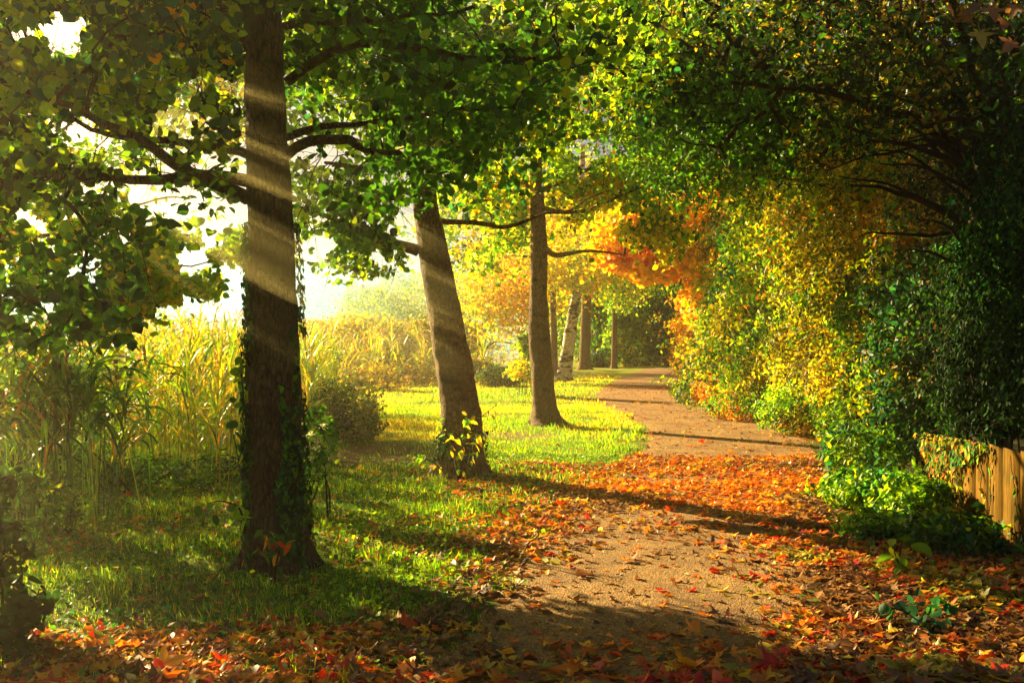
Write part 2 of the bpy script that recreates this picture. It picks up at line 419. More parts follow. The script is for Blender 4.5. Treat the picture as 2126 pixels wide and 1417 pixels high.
b2 = gnd(960, 992)
br2 = [
    [(868, 520, 11.9, .07), (800, 500, 11.7, .055), (740, 470, 11.4, .04), (660, 440, 11.0, .025), (560, 420, 10.6, .015)],
    [(912, 458, 11.9, .035), (1000, 462, 12.0, .03), (1060, 468, 12.1, .024), (1120, 452, 12.2, .02), (1180, 440, 12.3, .012), (1260, 400, 12.4, .007)],
    [(885, 380, 11.9, .05), (940, 320, 11.8, .04), (1010, 250, 11.6, .03), (1100, 170, 11.4, .022), (1240, 110, 11.2, .014)],
    [(882, 330, 11.9, .06), (800, 250, 11.8, .045), (720, 180, 11.6, .03), (620, 120, 11.4, .016)],
    [(884, 350, 11.9, .05), (760, 300, 12.1, .04), (600, 270, 12.4, .03), (430, 230, 12.8, .018), (330, 200, 13, .008)],
    [(885, 260, 11.9, .05), (960, 180, 12.2, .035), (1050, 80, 12.5, .025), (1150, 0, 12.8, .014)],
    [(882, 300, 11.9, .05), (840, 330, 11.4, .04), (760, 350, 10.9, .03), (680, 340, 10.5, .016)],
]
def gap2(P):
    x, y = px_of(P); low = np.interp(x, [560, 640, 700, 840, 880, 930, 1000, 1100, 1400], [520, 560, 590, 560, 440, 420, 480, 480, 420])
    k = fbm(np.stack([x/60, y/60], 1), 1, 9)
    return (y < low) & ((k > .40) | (y < 300)) & ~((P[:, 1] < 12) & (y > 415) & (x > 850) & (x < 930))
tree('linden_tree', 'tree with a bare trunk leaning to the left, second from the camera', 'tree', b2,
     [(960, 1000, 56), (958, 950, 48), (958, 880, 43), (948, 790, 38), (932, 700, 35), (914, 600, 33), (896, 500, 29), (884, 420, 25), (880, 300, 20), (886, 100, 16)], 11.9, br2,
     [B(830, 190, 11.6, 1.9, 1.5, 1.2, 190), B(380, 230, 12.8, 1.25, .9, .95, 80), B(1020, 190, 11.9, 1.4, 1.2, .9, 85), B(740, 440, 11.1, .8, .8, .5, 70), B(760, 540, 11.2, .45, .4, .25, 24), B(1000, 400, 12.2, .6, .5, .3, 16),
      ((-.5, 11.9, 6.6), (3.0, 3.0, 1.3), 130), ((-.6, 11.9, 8.4), (2.2, 2.4, 1.3), 50)],
     .070, [('green', 5), ('dark', .7), ('lime', 5.5), ('teal', 1.0), ('yellow', .7)], 23000, M_bark2, cluster_r=.2, seed=2, ivy=(500, -.05, .55, .05, 15), extra_top=[(0, 0, 2.2, .06), (.1, 0, 1.6, .03)], gap=.38, sky_gap=gap2, flare=1.25, rough=.16)

b3 = gnd(1133, 884)
br3 = [
    [(1122, 505, 19.45, .07), (1150, 530, 19.3, .055), (1190, 525, 19.1, .04), (1240, 520, 18.9, .025), (1300, 530, 18.7, .012)],
    [(1100, 385, 19.45, .08), (1060, 360, 19.3, .06), (1010, 330, 19.1, .04), (940, 320, 18.9, .02)],
    [(1120, 400, 19.45, .06), (1180, 370, 19.5, .045), (1250, 340, 19.6, .03), (1330, 300, 19.7, .015)],
    [(1115, 330, 19.45, .06), (1180, 290, 19.3, .045), (1260, 275, 19.2, .03), (1340, 255, 19.0, .015)],
    [(1112, 430, 19.45, .05), (1200, 440, 19.0, .035), (1300, 400, 18.8, .025), (1380, 380, 18.6, .012)],
    [(1112, 300, 19.45, .06), (1060, 220, 19.5, .04), (1000, 150, 19.6, .02)],
]
def gap3(P):
    x, y = px_of(P); low = np.interp(x, [860, 920, 1000, 1090, 1140, 1200, 1300, 1400, 1500], [560, 620, 560, 640, 500, 560, 640, 560, 420])
    k = fbm(np.stack([x/45, y/45], 1), 1, 13)
    return (y < low) & ((k > np.where(y > 440, .52, .42)) & ~((P[:, 1] < 19.6) & (y > 330) & (abs(x-1117) < 24)))
tree('linden_tree', 'straight grey brown tree beside the bend of the path, third from the camera', 'tree', b3,
     [(1136, 888, 40), (1132, 860, 28), (1127, 800, 23), (1120, 700, 22), (1118, 600, 18), (1119, 500, 17), (1115, 400, 14), (1113, 300, 12), (1113, 100, 9)], 19.45, br3,
     [B(1120, 250, 19.4, 2.6, 2.4, 1.9, 300), B(1000, 480, 19.2, 1.1, 1.0, .9, 90), B(1320, 500, 18.8, 1.0, .9, .7, 110), B(1180, 420, 19.5, 1.5, 1.3, .8, 110), B(1330, 280, 19.0, 1.6, 1.5, 1.2, 140),
      ((.7, 19.4, 9.2), (3.0, 3.0, 1.6), 70)],
     .088, [('lime', 8), ('green', 1.6), ('yellow', 3.5)], 19000, M_bark2, cluster_r=.26, seed=3, gap=.36, sky_gap=gap3, extra_top=[(0, 0, 2.5, .04)], flare=1.3, rough=.14)

# sunlit tree behind the reeds on the left
def gap4(P):
    x, y = px_of(P); low = np.interp(x, [-200, 60, 200, 300, 420, 500, 560], [640, 640, 690, 700, 640, 590, 520]); k = fbm(np.stack([x/50, y/50], 1), 1, 23)
    return (y < low) & (k > .43) & ((k > .56) | ~(((x-430)**2/60**2+(y-280)**2/80**2 < 1) | ((x-640)**2/70**2+(y-560)**2/90**2 < 1) | ((x-230)**2/170**2+(y-420)**2/35**2 < 1)))
tree('alder_tree', 'pale sunlit tree with thin arching twigs in front of the reeds at the left', 'tree', (-5.1, 9.6),
     [(-35, 1060, 15), (-25, 850, 12), (0, 500, 10), (10, 250, 8)], 9.6,
     [[(-15, 680, 9.6, .035), (80, 570, 9.5, .028), (200, 500, 9.3, .02), (330, 450, 9.1, .012)], [(-12, 640, 9.6, .03), (100, 600, 9.4, .022), (230, 545, 9.2, .014), (400, 560, 9.0, .007)],
      [(5, 400, 9.6, .03), (90, 300, 9.7, .018), (180, 240, 9.8, .01)], [(0, 500, 9.6, .025), (120, 480, 9.4, .018), (260, 430, 9.3, .012), (400, 400, 9.2, .006)]],
     [B(290, 560, 9.2, 1.15, .8, .5, 170), B(120, 500, 9.4, .9, .8, .42, 70), B(120, 250, 9.8, 1.0, .8, .6, 40), B(-100, 400, 9.6, 1.0, 1.0, .8, 40)],
     .056, [('lime', 7), ('yellow', 2.5), ('green', 2)], 17000, M_bark2, cluster_r=.16, seed=4, sides=12, gap=.36, sky_gap=gap4, twig_r=.0022)

# trees at the far end of the lawn
def gapb(P):
    x, y = px_of(P); low = np.interp(x, [900, 980, 1030, 1090, 1150, 1220, 1300], [600, 700, 710, 690, 600, 610, 570]); return y < low
tree('birch_tree', 'leaning birch with peeling white bark and golden hanging foliage at the end of the lawn', 'tree', gnd(1172, 790),
     [(1170, 792, 19), (1174, 760, 15), (1183, 700, 13), (1190, 650, 11), (1197, 600, 9), (1205, 450, 7), (1210, 300, 5)], 42.4,
     [[(1195, 600, 42.4, .15), (1130, 540, 42, .1), (1060, 530, 42, .05)]],
     [B(1050, 620, 42, 1.9, 2, 1.7, 110), B(1150, 480, 42, 4.2, 3, 3.0, 160), B(1180, 560, 41, 1.6, 2, 1.2, 50)],
     .17, [('gold', 3), ('yellow', 7), ('lime', 3)], 14000, M_birch, cluster_r=.42, T=t_oval(), seed=5, sides=14, gap=.3, sky_gap=gapb, twig_r=.006, up=.1)
tree('brown_tree', 'straight pale brown trunk just right of the white birch', 'tree', gnd(1215, 768),
     [(1215, 770, 17), (1214, 745, 12), (1216, 680, 11), (1218, 600, 10), (1222, 350, 7)], 59,
     [], [B(1260, 500, 58, 4, 3, 3.2, 150), B(1200, 420, 58, 4, 3, 3, 80)],
     .22, [('gold', 2), ('yellow', 5), ('lime', 4)], 8000, M_bark2, cluster_r=.55, T=t_rhomb(), seed=6, sides=14, gap=.3, twig_r=.008)
tree('brown_tree', 'slim orange lit trunk half hidden behind the third lawn tree', 'tree', (2.05, 47),
     [(1150, 785, 9), (1150, 700, 7), (1148, 600, 6), (1146, 400, 4)], 47,
     [], [B(1140, 520, 47, 2.6, 2, 2.6, 90)], .2, [('gold', 2), ('lime', 2), ('yellow', 4)], 5000, M_bark2, cluster_r=.45, T=t_rhomb(), seed=7, sides=12, gap=.3, twig_r=.007)
tree('brown_tree', 'thin dark trunk standing in front of the far green wood left of the path end', 'tree', gnd(1275, 765),
     [(1275, 768, 7), (1276, 700, 6), (1276, 600, 5), (1277, 450, 4)], 62,
     [], [B(1290, 560, 61, 2.6, 2, 2.2, 80)], .2, [('lime', 3), ('yellow', 2), ('green', 2)], 4200, M_bark2, cluster_r=.5, T=t_rhomb(), seed=8, sides=12, gap=.3, twig_r=.007)
# orange maple over the path
def gapo(P):
    x, y = px_of(P); low = np.interp(x, [1180, 1280, 1350, 1420, 1500, 1600], [600, 590, 610, 700, 790, 700]); k = fbm(np.stack([x/38, y/38], 1), 1, 3); return (y < low-50*vn(np.stack([x/25, y*0], 1), 1, 2)) & (k > .38)
tree('maple_tree', 'bright orange maple glowing above the bend of the path', 'tree', (8.2, 33),
     [(1577, 800, 16), (1570, 650, 13), (1540, 450, 10), (1500, 300, 7)], 33,
     [[(1560, 560, 33, .12), (1480, 500, 32, .08), (1390, 450, 31, .04)]],
     [B(1400, 490, 31.5, 2.8, 2.4, 1.7, 230), B(1460, 600, 32, 1.1, 1.4, 2.0, 110), B(1530, 420, 33, 3, 2.5, 2, 130), B(1300, 560, 31, 1.2, 1.2, .7, 40)],
     .16, [('orange', 1.6), ('gold', 8), ('yellow', 4), ('lime', .8)], 15000, M_bark2, cluster_r=.33, T=t_round(), seed=9, sides=12, gap=.3, sky_gap=gapo, twig_r=.006, up=.3)

# dark trees on the right side of the path
def gapr(P):
    x, y = px_of(P); low = np.interp(x, [1100, 1250, 1400, 1600, 1800, 1900, 2126, 2400], [330, 360, 400, 380, 330, 260, 350, 500]); return y < low
brR = [
    [(2040, 420, 10, .10), (1960, 290, 9.9, .07), (1890, 245, 9.8, .05), (1800, 215, 9.7, .035), (1700, 190, 9.6, .028), (1615, 182, 9.5, .018)],
    [(2050, 380, 10, .08), (1980, 200, 9.8, .05), (1880, 80, 9.6, .03), (1760, -20, 9.4, .02)],
    [(2060, 350, 10, .08), (2100, 150, 10, .05), (2140, 0, 10, .03)],
    [(2060, 300, 10, .06), (2010, 120, 9.5, .04), (1960, -20, 9.1, .03)],
    [(2040, 500, 10, .05), (1940, 430, 9.6, .035), (1850, 400, 9.4, .02), (1760, 390, 9.3, .01)],
    [(2050, 450, 10, .06), (2000, 350, 9.6, .04), (1900, 310, 9.3, .025), (1780, 300, 9.1, .012)],
]
_r = random.Random(4)
for _i in range(14):
    _x, _y = 2030+_r.uniform(-15, 25), _r.uniform(250, 620); _a = _r.uniform(2.5, 4.0); _l = _r.uniform(130, 330)
    brR.append([(_x, _y, 9.9, .03), (_x+math.cos(_a)*_l*.35, _y+math.sin(_a)*_l*.35-15, 9.6, .02), (_x+math.cos(_a)*_l*.7, _y+math.sin(_a)*_l*.6-30, 9.4, .012), (_x+math.cos(_a)*_l, _y+math.sin(_a)*_l*.7-20, 9.2, .006)])
tree('hornbeam_tree', 'dark spreading tree above the board fence with a tangle of bare inner branches', 'tree', (4.9, 10.2),
     [(2055, 1010, 40), (2050, 800, 36), (2045, 600, 32), (2040, 450, 26), (2060, 300, 20), (2080, 0, 16)], 10.0, brR,
     [B(1700, 120, 9.6, 1.7, 1.7, .85, 240), B(2000, 120, 9.4, 1.1, 1.7, 1.0, 110), B(1560, 220, 10.6, 1.1, 1.4, .6, 120), B(1820, 300, 9.5, .8, .8, .4, 60), B(2120, 350, 8.6, .6, .8, .9, 60),
      ((3.6, 9.6, 5.9), (3.3, 3.2, 1.2), 230)],
     .08, [('green', 4), ('dark', 4.5), ('olive', 2), ('brown', .8), ('yellow', .7)], 16000, M_twig, cluster_r=.19, T=t_oval(), seed=10, gap=.38, sky_gap=gapr, twig_r=.0042, extra_top=[(.1, 0, 1.8, .05)])
tree('hornbeam_tree', 'green and yellow leaved tree reaching over the path from the hedge', 'tree', (6.9, 16.5),
     [(1927, 850, 22), (1915, 600, 18), (1880, 400, 14), (1850, 150, 10)], 16.5,
     [[(1890, 420, 16.5, .08), (1760, 300, 15.9, .06), (1600, 230, 15.4, .04), (1430, 210, 15, .02)], [(1870, 300, 16.5, .07), (1750, 180, 16.2, .05), (1600, 80, 16, .03), (1420, 40, 16, .015)],
      [(1895, 480, 16.5, .06), (1760, 400, 15.6, .04), (1640, 370, 15.2, .02)]],
     [B(1560, 200, 15.6, 2.3, 2.0, 1.5, 330), B(1380, 200, 15.4, 1.3, 1.4, 1.1, 150), B(1720, 330, 15.4, 1.5, 1.2, .9, 130), B(1480, 360, 15.5, 1.0, 1.0, .45, 70), ((4.8, 16, 7.6), (3.6, 3.2, 1.4), 140)],
     .088, [('green', 5), ('lime', 3.2), ('yellow', 1.4), ('orange', .5), ('dark', .8)], 25000, M_bark, cluster_r=.22, T=t_oval(), seed=11, sides=14, gap=.36, twig_r=.005,
     sky_gap=lambda P: px_of(P)[1] < np.interp(px_of(P)[0], [1100, 1250, 1400, 1550, 1700, 1900], [330, 420, 470, 440, 480, 560]))
tree('hornbeam_tree', 'tall yellow green tree closing the canopy behind the hedge', 'tree', (9.0, 26),
     [(1778, 820, 14), (1760, 500, 11), (1740, 200, 8)], 26, [],
     [B(1600, 150, 25, 4.2, 3, 2.6, 330), B(1330, 120, 26, 3.6, 3, 2.4, 240), B(1750, 350, 25, 3, 2.4, 2, 150), B(1900, 120, 24, 3, 2.4, 2.5, 120)],
     .15, [('olive', 3), ('yellow', 3), ('lime', 4), ('green', 3), ('gold', 1)], 26000, M_bark, cluster_r=.36, T=t_rhomb(), seed=12, sides=12, gap=.32, twig_r=.006)
# high canopy over the middle of the path, rooted behind the third tree
tree('oak_tree', 'tall green tree rising behind the lawn trees', 'tree', (.93, 30),
     [(1128, 822, 12), (1124, 600, 10), (1118, 300, 9), (1112, 50, 8)], 30, [],
     [B(980, 130, 30, 5.2, 3, 3.0, 300), B(1200, 60, 30, 3.4, 3, 2.4, 150), B(980, 470, 29, 1.6, 1.4, 1.6, 90)],
     .17, [('lime', 6), ('green', 1.5), ('yellow', 4)], 12000, M_bark2, cluster_r=.4, T=t_rhomb(), seed=13, sides=12, gap=.40, twig_r=.006)
print('trees done')

# ---------------------------------------------------------------- shrubs
def shrub(name, label, cat, lobes, size, mix, n, T, base=None, group=None, seed=0, mat=None, stems=7, up=.3, cscale=1.0, gap=.0, stem_r=.012, vary=.25, tan=None, depthk=.35, pn='foliage', sprays=0, rough=.45):
    global rng
    rng = np.random.default_rng(2000+seed)
    c0 = np.mean([l[0] for l in lobes], axis=0) if base is None else np.array([base[0], base[1], 0.])
    b = place([c0[0], c0[1], 0]); root = empty(name, b, label, cat, group)
    vol = np.array([l[1][0]*l[1][2]+l[1][1]*l[1][2] for l in lobes]); vol = vol/vol.sum()
    Ps = []; Os = []
    for (c, r), w in zip(lobes, vol):
        k = max(20, int(n*w)); q = rng.normal(size=(k, 3)); q /= np.linalg.norm(q, axis=1, keepdims=True)
        c = np.array(c); r = np.array(r)
        sc_ = 1/max(.4, r.max()**.5)
        lump = .62+.62*fbm(c+q*r, 1.4*sc_, seed)+rough*(vn(c+q*r, 4.2*sc_, seed+9)-.55)+rough*.7*(vn(c+q*r, 9*sc_, seed+19)-.5)
        rad = lump*(1-depthk*rng.random(k)**2.2)
        P = c+q*r*rad[:, None]; Ps.append(P); Os.append(q)
    P = np.concatenate(Ps); O = np.concatenate(Os)
    hz = H(P[:, 0], P[:, 1]); m = P[:, 2] > hz+.02
    if gap: m &= fbm(P, 2.2/size*.05, seed+3) > gap
    P, O = P[m], O[m]
    SH = []
    if sprays:
        rm = float(np.mean([min(l[1]) for l in lobes])); PA, OA = [P], [O]
        for i_ in rng.choice(len(P), sprays):
            d_ = O[i_]*.9+rng.normal(size=3)*.45+np.array([0, 0, .35]); d_ /= np.linalg.norm(d_); ln = rng.uniform(.25, .75)*min(rm, 1.2)
            e_ = P[i_]+d_*ln; e2 = e_+np.array([d_[0], d_[1], -.5])*ln*.35; q_ = spline([P[i_]-d_*ln*.4, P[i_]+d_*ln*.4, e_, e2], 12); SH.append(q_)
            k_ = int(ln/size*3.2)+5; ii = rng.integers(2, 12, k_); PA.append(q_[ii]+rng.normal(size=(k_, 3))*size*.45); OA.append(np.tile(O[i_], (k_, 1)))
        P, O = np.concatenate(PA), np.concatenate(OA)
    col = colours(len(P), mix, P, cscale, seed, vary)
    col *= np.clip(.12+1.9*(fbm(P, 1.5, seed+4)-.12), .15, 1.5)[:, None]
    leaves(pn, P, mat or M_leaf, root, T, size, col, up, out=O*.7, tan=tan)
    if stems or SH:
        A = Acc(); idx = rng.choice(len(P), stems)
        for q_ in (SH if size < .13 else []): V, f = tube_arr(q_, np.linspace(stem_r*.5, stem_r*.2, 12), 3); A.add(V, f)
        for i in idx:
            s = b+np.array([rng.normal()*.12, rng.normal()*.12, -.05]); e = P[i]
            V, f = tube_arr(spline([s, (s+e)/2+rng.normal(size=3)*.12+np.array([0, 0, .2*np.linalg.norm(e-s)]), e], 8), np.linspace(stem_r, stem_r*.3, 8), 5); A.add(V, f)
        A.build('stems', M_twig, root)
    return root
def Lb(x, y, Y, rx, ry, rz): return (at(x, y, Y), (rx, ry, rz))
OV, RH, RO, IV = t_oval(), t_rhomb(), t_round(), t_ivy()
HG = 'hedge shrubs lining the right side of the path'
# hedge, far to near
shrub('hedge_shrub', 'yellow and orange shrub at the far end of the hedge where the path narrows', 'shrub', [Lb(1475, 690, 35, 1.4, 1.8, 1.7), Lb(1450, 760, 34, .95, 1.4, .9), Lb(1520, 560, 36, 1.5, 1.6, 1.5)], .14, [('gold', 4), ('yellow', 4), ('orange', 2), ('lime', 2)], 9000, RH, group=HG, seed=1, sprays=50)
shrub('hedge_shrub', 'green ivy covered shrub at the inside of the bend with yellow tips', 'shrub', [Lb(1490, 760, 28, 1.0, 1.6, 1.3), Lb(1530, 640, 28, 1.2, 1.6, 1.8), Lb(1560, 480, 29, 1.5, 1.6, 1.6)], .115, [('lime', 4), ('yellow', 4), ('green', 3), ('gold', 1)], 13000, RH, group=HG, seed=2, sprays=80)
shrub('hedge_shrub', 'tall lime and yellow shrub with a dark hollow at its foot', 'shrub', [Lb(1600, 700, 23.5, 1.3, 1.6, 1.55), Lb(1590, 540, 24, 1.3, 1.5, 1.5), Lb(1560, 800, 24, .9, .9, .7), Lb(1650, 420, 24, 1.6, 1.5, 1.4)], .115, [('yellow', 4), ('lime', 5), ('green', 2.5), ('teal', .6)], 14000, OV, group=HG, seed=3, sprays=100)
shrub('hedge_shrub', 'olive yellow shrub in the middle of the hedge with light green sprays', 'shrub', [Lb(1740, 640, 19, 1.3, 1.5, 1.7), Lb(1690, 760, 19.5, 1.0, 1.2, .95), Lb(1700, 470, 20, 1.4, 1.4, 1.3), Lb(1800, 500, 18.5, 1.2, 1.4, 1.3)], .095, [('olive', 4), ('yellow', 4), ('lime', 3.5), ('green', 2), ('orange', .5)], 17000, OV, group=HG, seed=4, sprays=100)
shrub('hedge_shrub', 'loose golden shrub arching out below the dark tree', 'shrub', [Lb(1830, 450, 15.5, 1.1, 1.2, .9), Lb(1860, 640, 15.5, 1.0, 1.2, 1.2), Lb(1800, 800, 15.8, 1.0, 1.0, .7)], .08, [('gold', 2.5), ('olive', 4), ('yellow', 3), ('green', 3)], 14000, OV, group=HG, seed=5, sprays=90)
shrub('hedge_shrub', 'dark blue green shrub with broad leaves where the board fence begins', 'shrub', [Lb(1900, 760, 12.6, .8, 1.0, .95), Lb(1930, 600, 12.8, .9, 1.0, .9), Lb(1880, 870, 12.3, .45, .5, .4)], .08, [('teal', 3), ('green', 3.5), ('dark', 2), ('yellow', 1), ('lime', 1.5), ('orange', .4)], 12000, OV, group=HG, seed=6, sprays=60)
shrub('hedge_shrub', 'weedy green and rust coloured undergrowth along the foot of the hedge', 'shrub', [Lb(1560, 845, 21, 1.0, 1.2, .45), Lb(1680, 850, 17.5, .9, 1.0, .5), Lb(1790, 870, 14.8, .7, 1.1, .5), Lb(1460, 820, 26, .8, 1.4, .5)], .075, [('lime', 5), ('green', 3), ('olive', 2), ('orange', .9)], 15000, OV, group=HG, seed=7, stems=14, sprays=80)
shrub('conifer_bush', 'nearly black evergreen bush hanging over the top of the board fence', 'bush', [Lb(2150, 420, 8.4, .5, .8, .75), Lb(2040, 760, 9.6, .4, .6, .6), Lb(2080, 780, 8.9, .58, .8, .52), Lb(2140, 640, 8.6, .6, .9, .75), Lb(2040, 850, 9.2, .42, .6, .3), Lb(2180, 800, 8.0, .5, .7, .5), Lb(2060, 600, 9.9, .6, .8, .8)], .05, [('dark', 7), ('green', .7), ('teal', .5)], 30000, OV, seed=8, mat=M_ivy, vary=.45, sprays=240, tan=np.array([-.3, -.2, -.8]))
shrub('dark_shrub', 'deep shaded shrub filling the gap behind the dark tree trunk', 'shrub', [Lb(2000, 450, 12.8, 1.1, 1.0, 1.5), Lb(2120, 300, 12.5, 1.2, 1.0, 1.8), Lb(2200, 500, 11.5, 1.2, 1.0, 1.8), Lb(2020, 700, 12, 1, 1, 1)], .08, [('dark', 5), ('brown', 1.2), ('green', 1)], 18000, OV, seed=9)
# trees / walls of green far behind the hedge so no sky shows low on the right
for i, (x, Y, h, mx) in enumerate([(1700, 38, 9, 'olive'), (1850, 30, 9, 'green'), (2000, 26, 9, 'green'), (2150, 22, 9, 'dark')]):
    c = at(x, 700, Y); shrub('hedge_tree', ['olive crowned tree showing above the middle of the hedge', 'green tree rising behind the golden shrub', 'green tree rising behind the dark spreading tree', 'dark tree at the right edge behind the fence'][i], 'tree',
        [((c[0], c[1], h*.35), (2.8, 2.2, h*.38)), ((c[0]+.5, c[1], h*.75), (3, 2.4, h*.32))], .2, [(mx, 5), ('green', 3), ('yellow', 1.2), ('dark', 2)], 7000, RH, seed=20+i, stem_r=.05)
# far wood at the end of the path, each tree apart
labs = ['dark ivy covered tree closing the view right of the thin far trunk', 'shaded columnar tree in the far wood above the path end', 'yellow green sapling in the far wood', 'leafy tree of the far wood behind the pale brown trunk',
        'dark green tree of the far wood beside the hedge', 'tall shaded tree in the back row of the far wood', 'broad tree in the back row above the far trunks', 'low bush under the far trees at the path end']
for i, (x, Y, w, h, mx, y0) in enumerate([(1340, 72, 2.6, 8, 'green', 0), (1385, 70, 2.4, 8.5, 'dark', 0), (1300, 68, 1.8, 6, 'lime', 0), (1245, 74, 2.8, 9, 'green', 0), (1440, 66, 3, 9, 'dark', 0), (1340, 84, 5, 13, 'olive', 0), (1200, 86, 5, 13, 'lime', 0), (1245, 66, 1.2, 1.3, 'teal', 0)]):
    c = at(x, 712, Y)
    shrub('far_tree' if i < 7 else 'far_bush', labs[i], 'tree' if i < 7 else 'bush', [((c[0], Y, h*.3), (w, w*.8, h*.34)), ((c[0]+.3, Y, h*.68), (w*.9, w*.8, h*.34))], .26, [(mx, 5), ('green', 2), ('lime', 1.5), ('yellow', .8)], 5500 if h > 3 else 900, RH, seed=30+i, stem_r=.12, group='trees of the far wood' if i < 7 else None)
# hazy trees across the lake on the left
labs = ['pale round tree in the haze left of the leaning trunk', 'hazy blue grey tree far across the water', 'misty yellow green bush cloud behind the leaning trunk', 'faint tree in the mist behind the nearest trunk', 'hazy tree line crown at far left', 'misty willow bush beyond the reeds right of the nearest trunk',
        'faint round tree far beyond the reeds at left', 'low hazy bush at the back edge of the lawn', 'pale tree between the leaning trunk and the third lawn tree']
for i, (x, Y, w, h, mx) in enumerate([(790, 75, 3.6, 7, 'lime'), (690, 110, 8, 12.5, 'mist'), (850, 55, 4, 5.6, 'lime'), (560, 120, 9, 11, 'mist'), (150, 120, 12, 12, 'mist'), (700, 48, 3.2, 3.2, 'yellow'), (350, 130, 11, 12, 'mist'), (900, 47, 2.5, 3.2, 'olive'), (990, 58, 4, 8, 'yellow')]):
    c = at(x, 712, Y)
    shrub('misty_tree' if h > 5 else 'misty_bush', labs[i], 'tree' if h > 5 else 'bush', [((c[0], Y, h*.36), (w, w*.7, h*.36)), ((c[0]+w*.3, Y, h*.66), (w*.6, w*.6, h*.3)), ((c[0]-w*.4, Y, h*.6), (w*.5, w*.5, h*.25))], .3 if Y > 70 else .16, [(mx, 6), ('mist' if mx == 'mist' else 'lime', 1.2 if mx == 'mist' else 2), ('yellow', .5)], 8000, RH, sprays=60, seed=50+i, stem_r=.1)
# distant wood as one mass
rng = np.random.default_rng(77)
n = 30000; X = rng.uniform(-150, 130, n); Yd = 150+rng.uniform(0, 12, n)
top = 8+6*vn(np.stack([X, X*0], 1), .09, 2)+3*vn(np.stack([X, X*0], 1), .35, 3)
P = np.stack([X, Yd, top*rng.random(n)**.8], 1); P = P[(P[:, 0] > -150)]
o = leaves('distant_wood', P, M_leaf, None, RH, 1.1, colours(len(P), [('green', 4), ('lime', 3), ('olive', 2)], P, .1), .3); tag(o, 'distant wooded shore fading into the haze', 'wood', kind='stuff')

# lawn-side bushes
shrub('round_bush', 'dense dark bush with pale seed heads between the nearest trunk and the lawn', 'bush', [Lb(715, 850, 16.2, .55, .6, .52), Lb(680, 880, 15.6, .4, .5, .4), Lb(750, 880, 15.8, .34, .4, .26)], .055, [('green', 6), ('olive', 3), ('lime', 1.5), ('dark', 1)], 7500, OV, seed=70, sprays=90)
shrub('round_bush', 'small low dark bush at the far left edge of the lawn before the third tree', 'bush', [Lb(1035, 782, 36, .85, .8, .42)], .11, [('dark', 3), ('green', 3), ('olive', 2)], 2600, OV, seed=71)
shrub('leafy_shrub', 'lime green leafy shrub at the left side of the third lawn tree', 'shrub', [Lb(1080, 765, 30, .45, .5, .3), Lb(1095, 720, 30, .28, .4, .5)], .10, [('lime', 5), ('yellow', 2)], 700, RO, seed=72, sprays=40)
shrub('low_thicket', 'brownish low thicket bordering the back of the lawn', 'bush', [Lb(830, 780, 38, 1.9, .9, .5), Lb(930, 772, 40, 1.6, .9, .75), Lb(770, 790, 34, 1.0, .8, .6), Lb(985, 775, 41, 1.2, .8, .7)], .12, [('olive', 4), ('brown', 2), ('green', 3), ('gold', 1)], 9000, OV, seed=73, sprays=120)
shrub('dark_bush', 'dark leafy bush in the shaded lower left corner', 'bush', [Lb(-60, 1160, 5.5, .24, .4, .22), Lb(20, 1280, 5.2, .18, .3, .10), Lb(-90, 1030, 5.8, .28, .4, .24)], .06, [('dark', 8), ('green', .6)], 900, RO, seed=74, vary=.3, sprays=30)
shrub('flowering_weed', 'bushy green weed with small white flower heads tucked behind the nearest trunk', 'plant', [Lb(655, 920, 9.2, .22, .25, .3), Lb(640, 960, 9.0, .2, .2, .2)], .06, [('green', 5), ('lime', 2), ('teal', 1)], 900, OV, seed=75)
print('shrubs done')

# bright green bramble clumps on the verge
BG = 'bramble clumps on the verge below the fence'
for i, (x, y, Y, rx, ry, rz, n, lab) in enumerate([
    (1790, 935, 11.2, .42, .7, .26, 2600, 'vivid green bramble clump highest on the verge beside the hedge'),
    (1800, 1010, 9.6, .42, .6, .22, 2600, 'vivid green bramble clump spilling towards the leaf covered path'),
    (1890, 1030, 9.0, .4, .5, .22, 2000, 'green bramble clump growing against the board fence'),
    (1960, 1110, 7.6, .35, .45, .16, 1500, 'shaded bramble clump at the near foot of the fence'),
    (1830, 1090, 8.2, .32, .4, .12, 1100, 'low sparse bramble clump at the edge of the leaf litter')]):
    shrub('bramble_clump', lab, 'plant', [Lb(x, y, Y, rx, ry, rz)], .065, [('lime', 5), ('green', 4), ('teal', 2)], n, OV, seed=80+i, group=BG, stems=4, stem_r=.006, sprays=26)

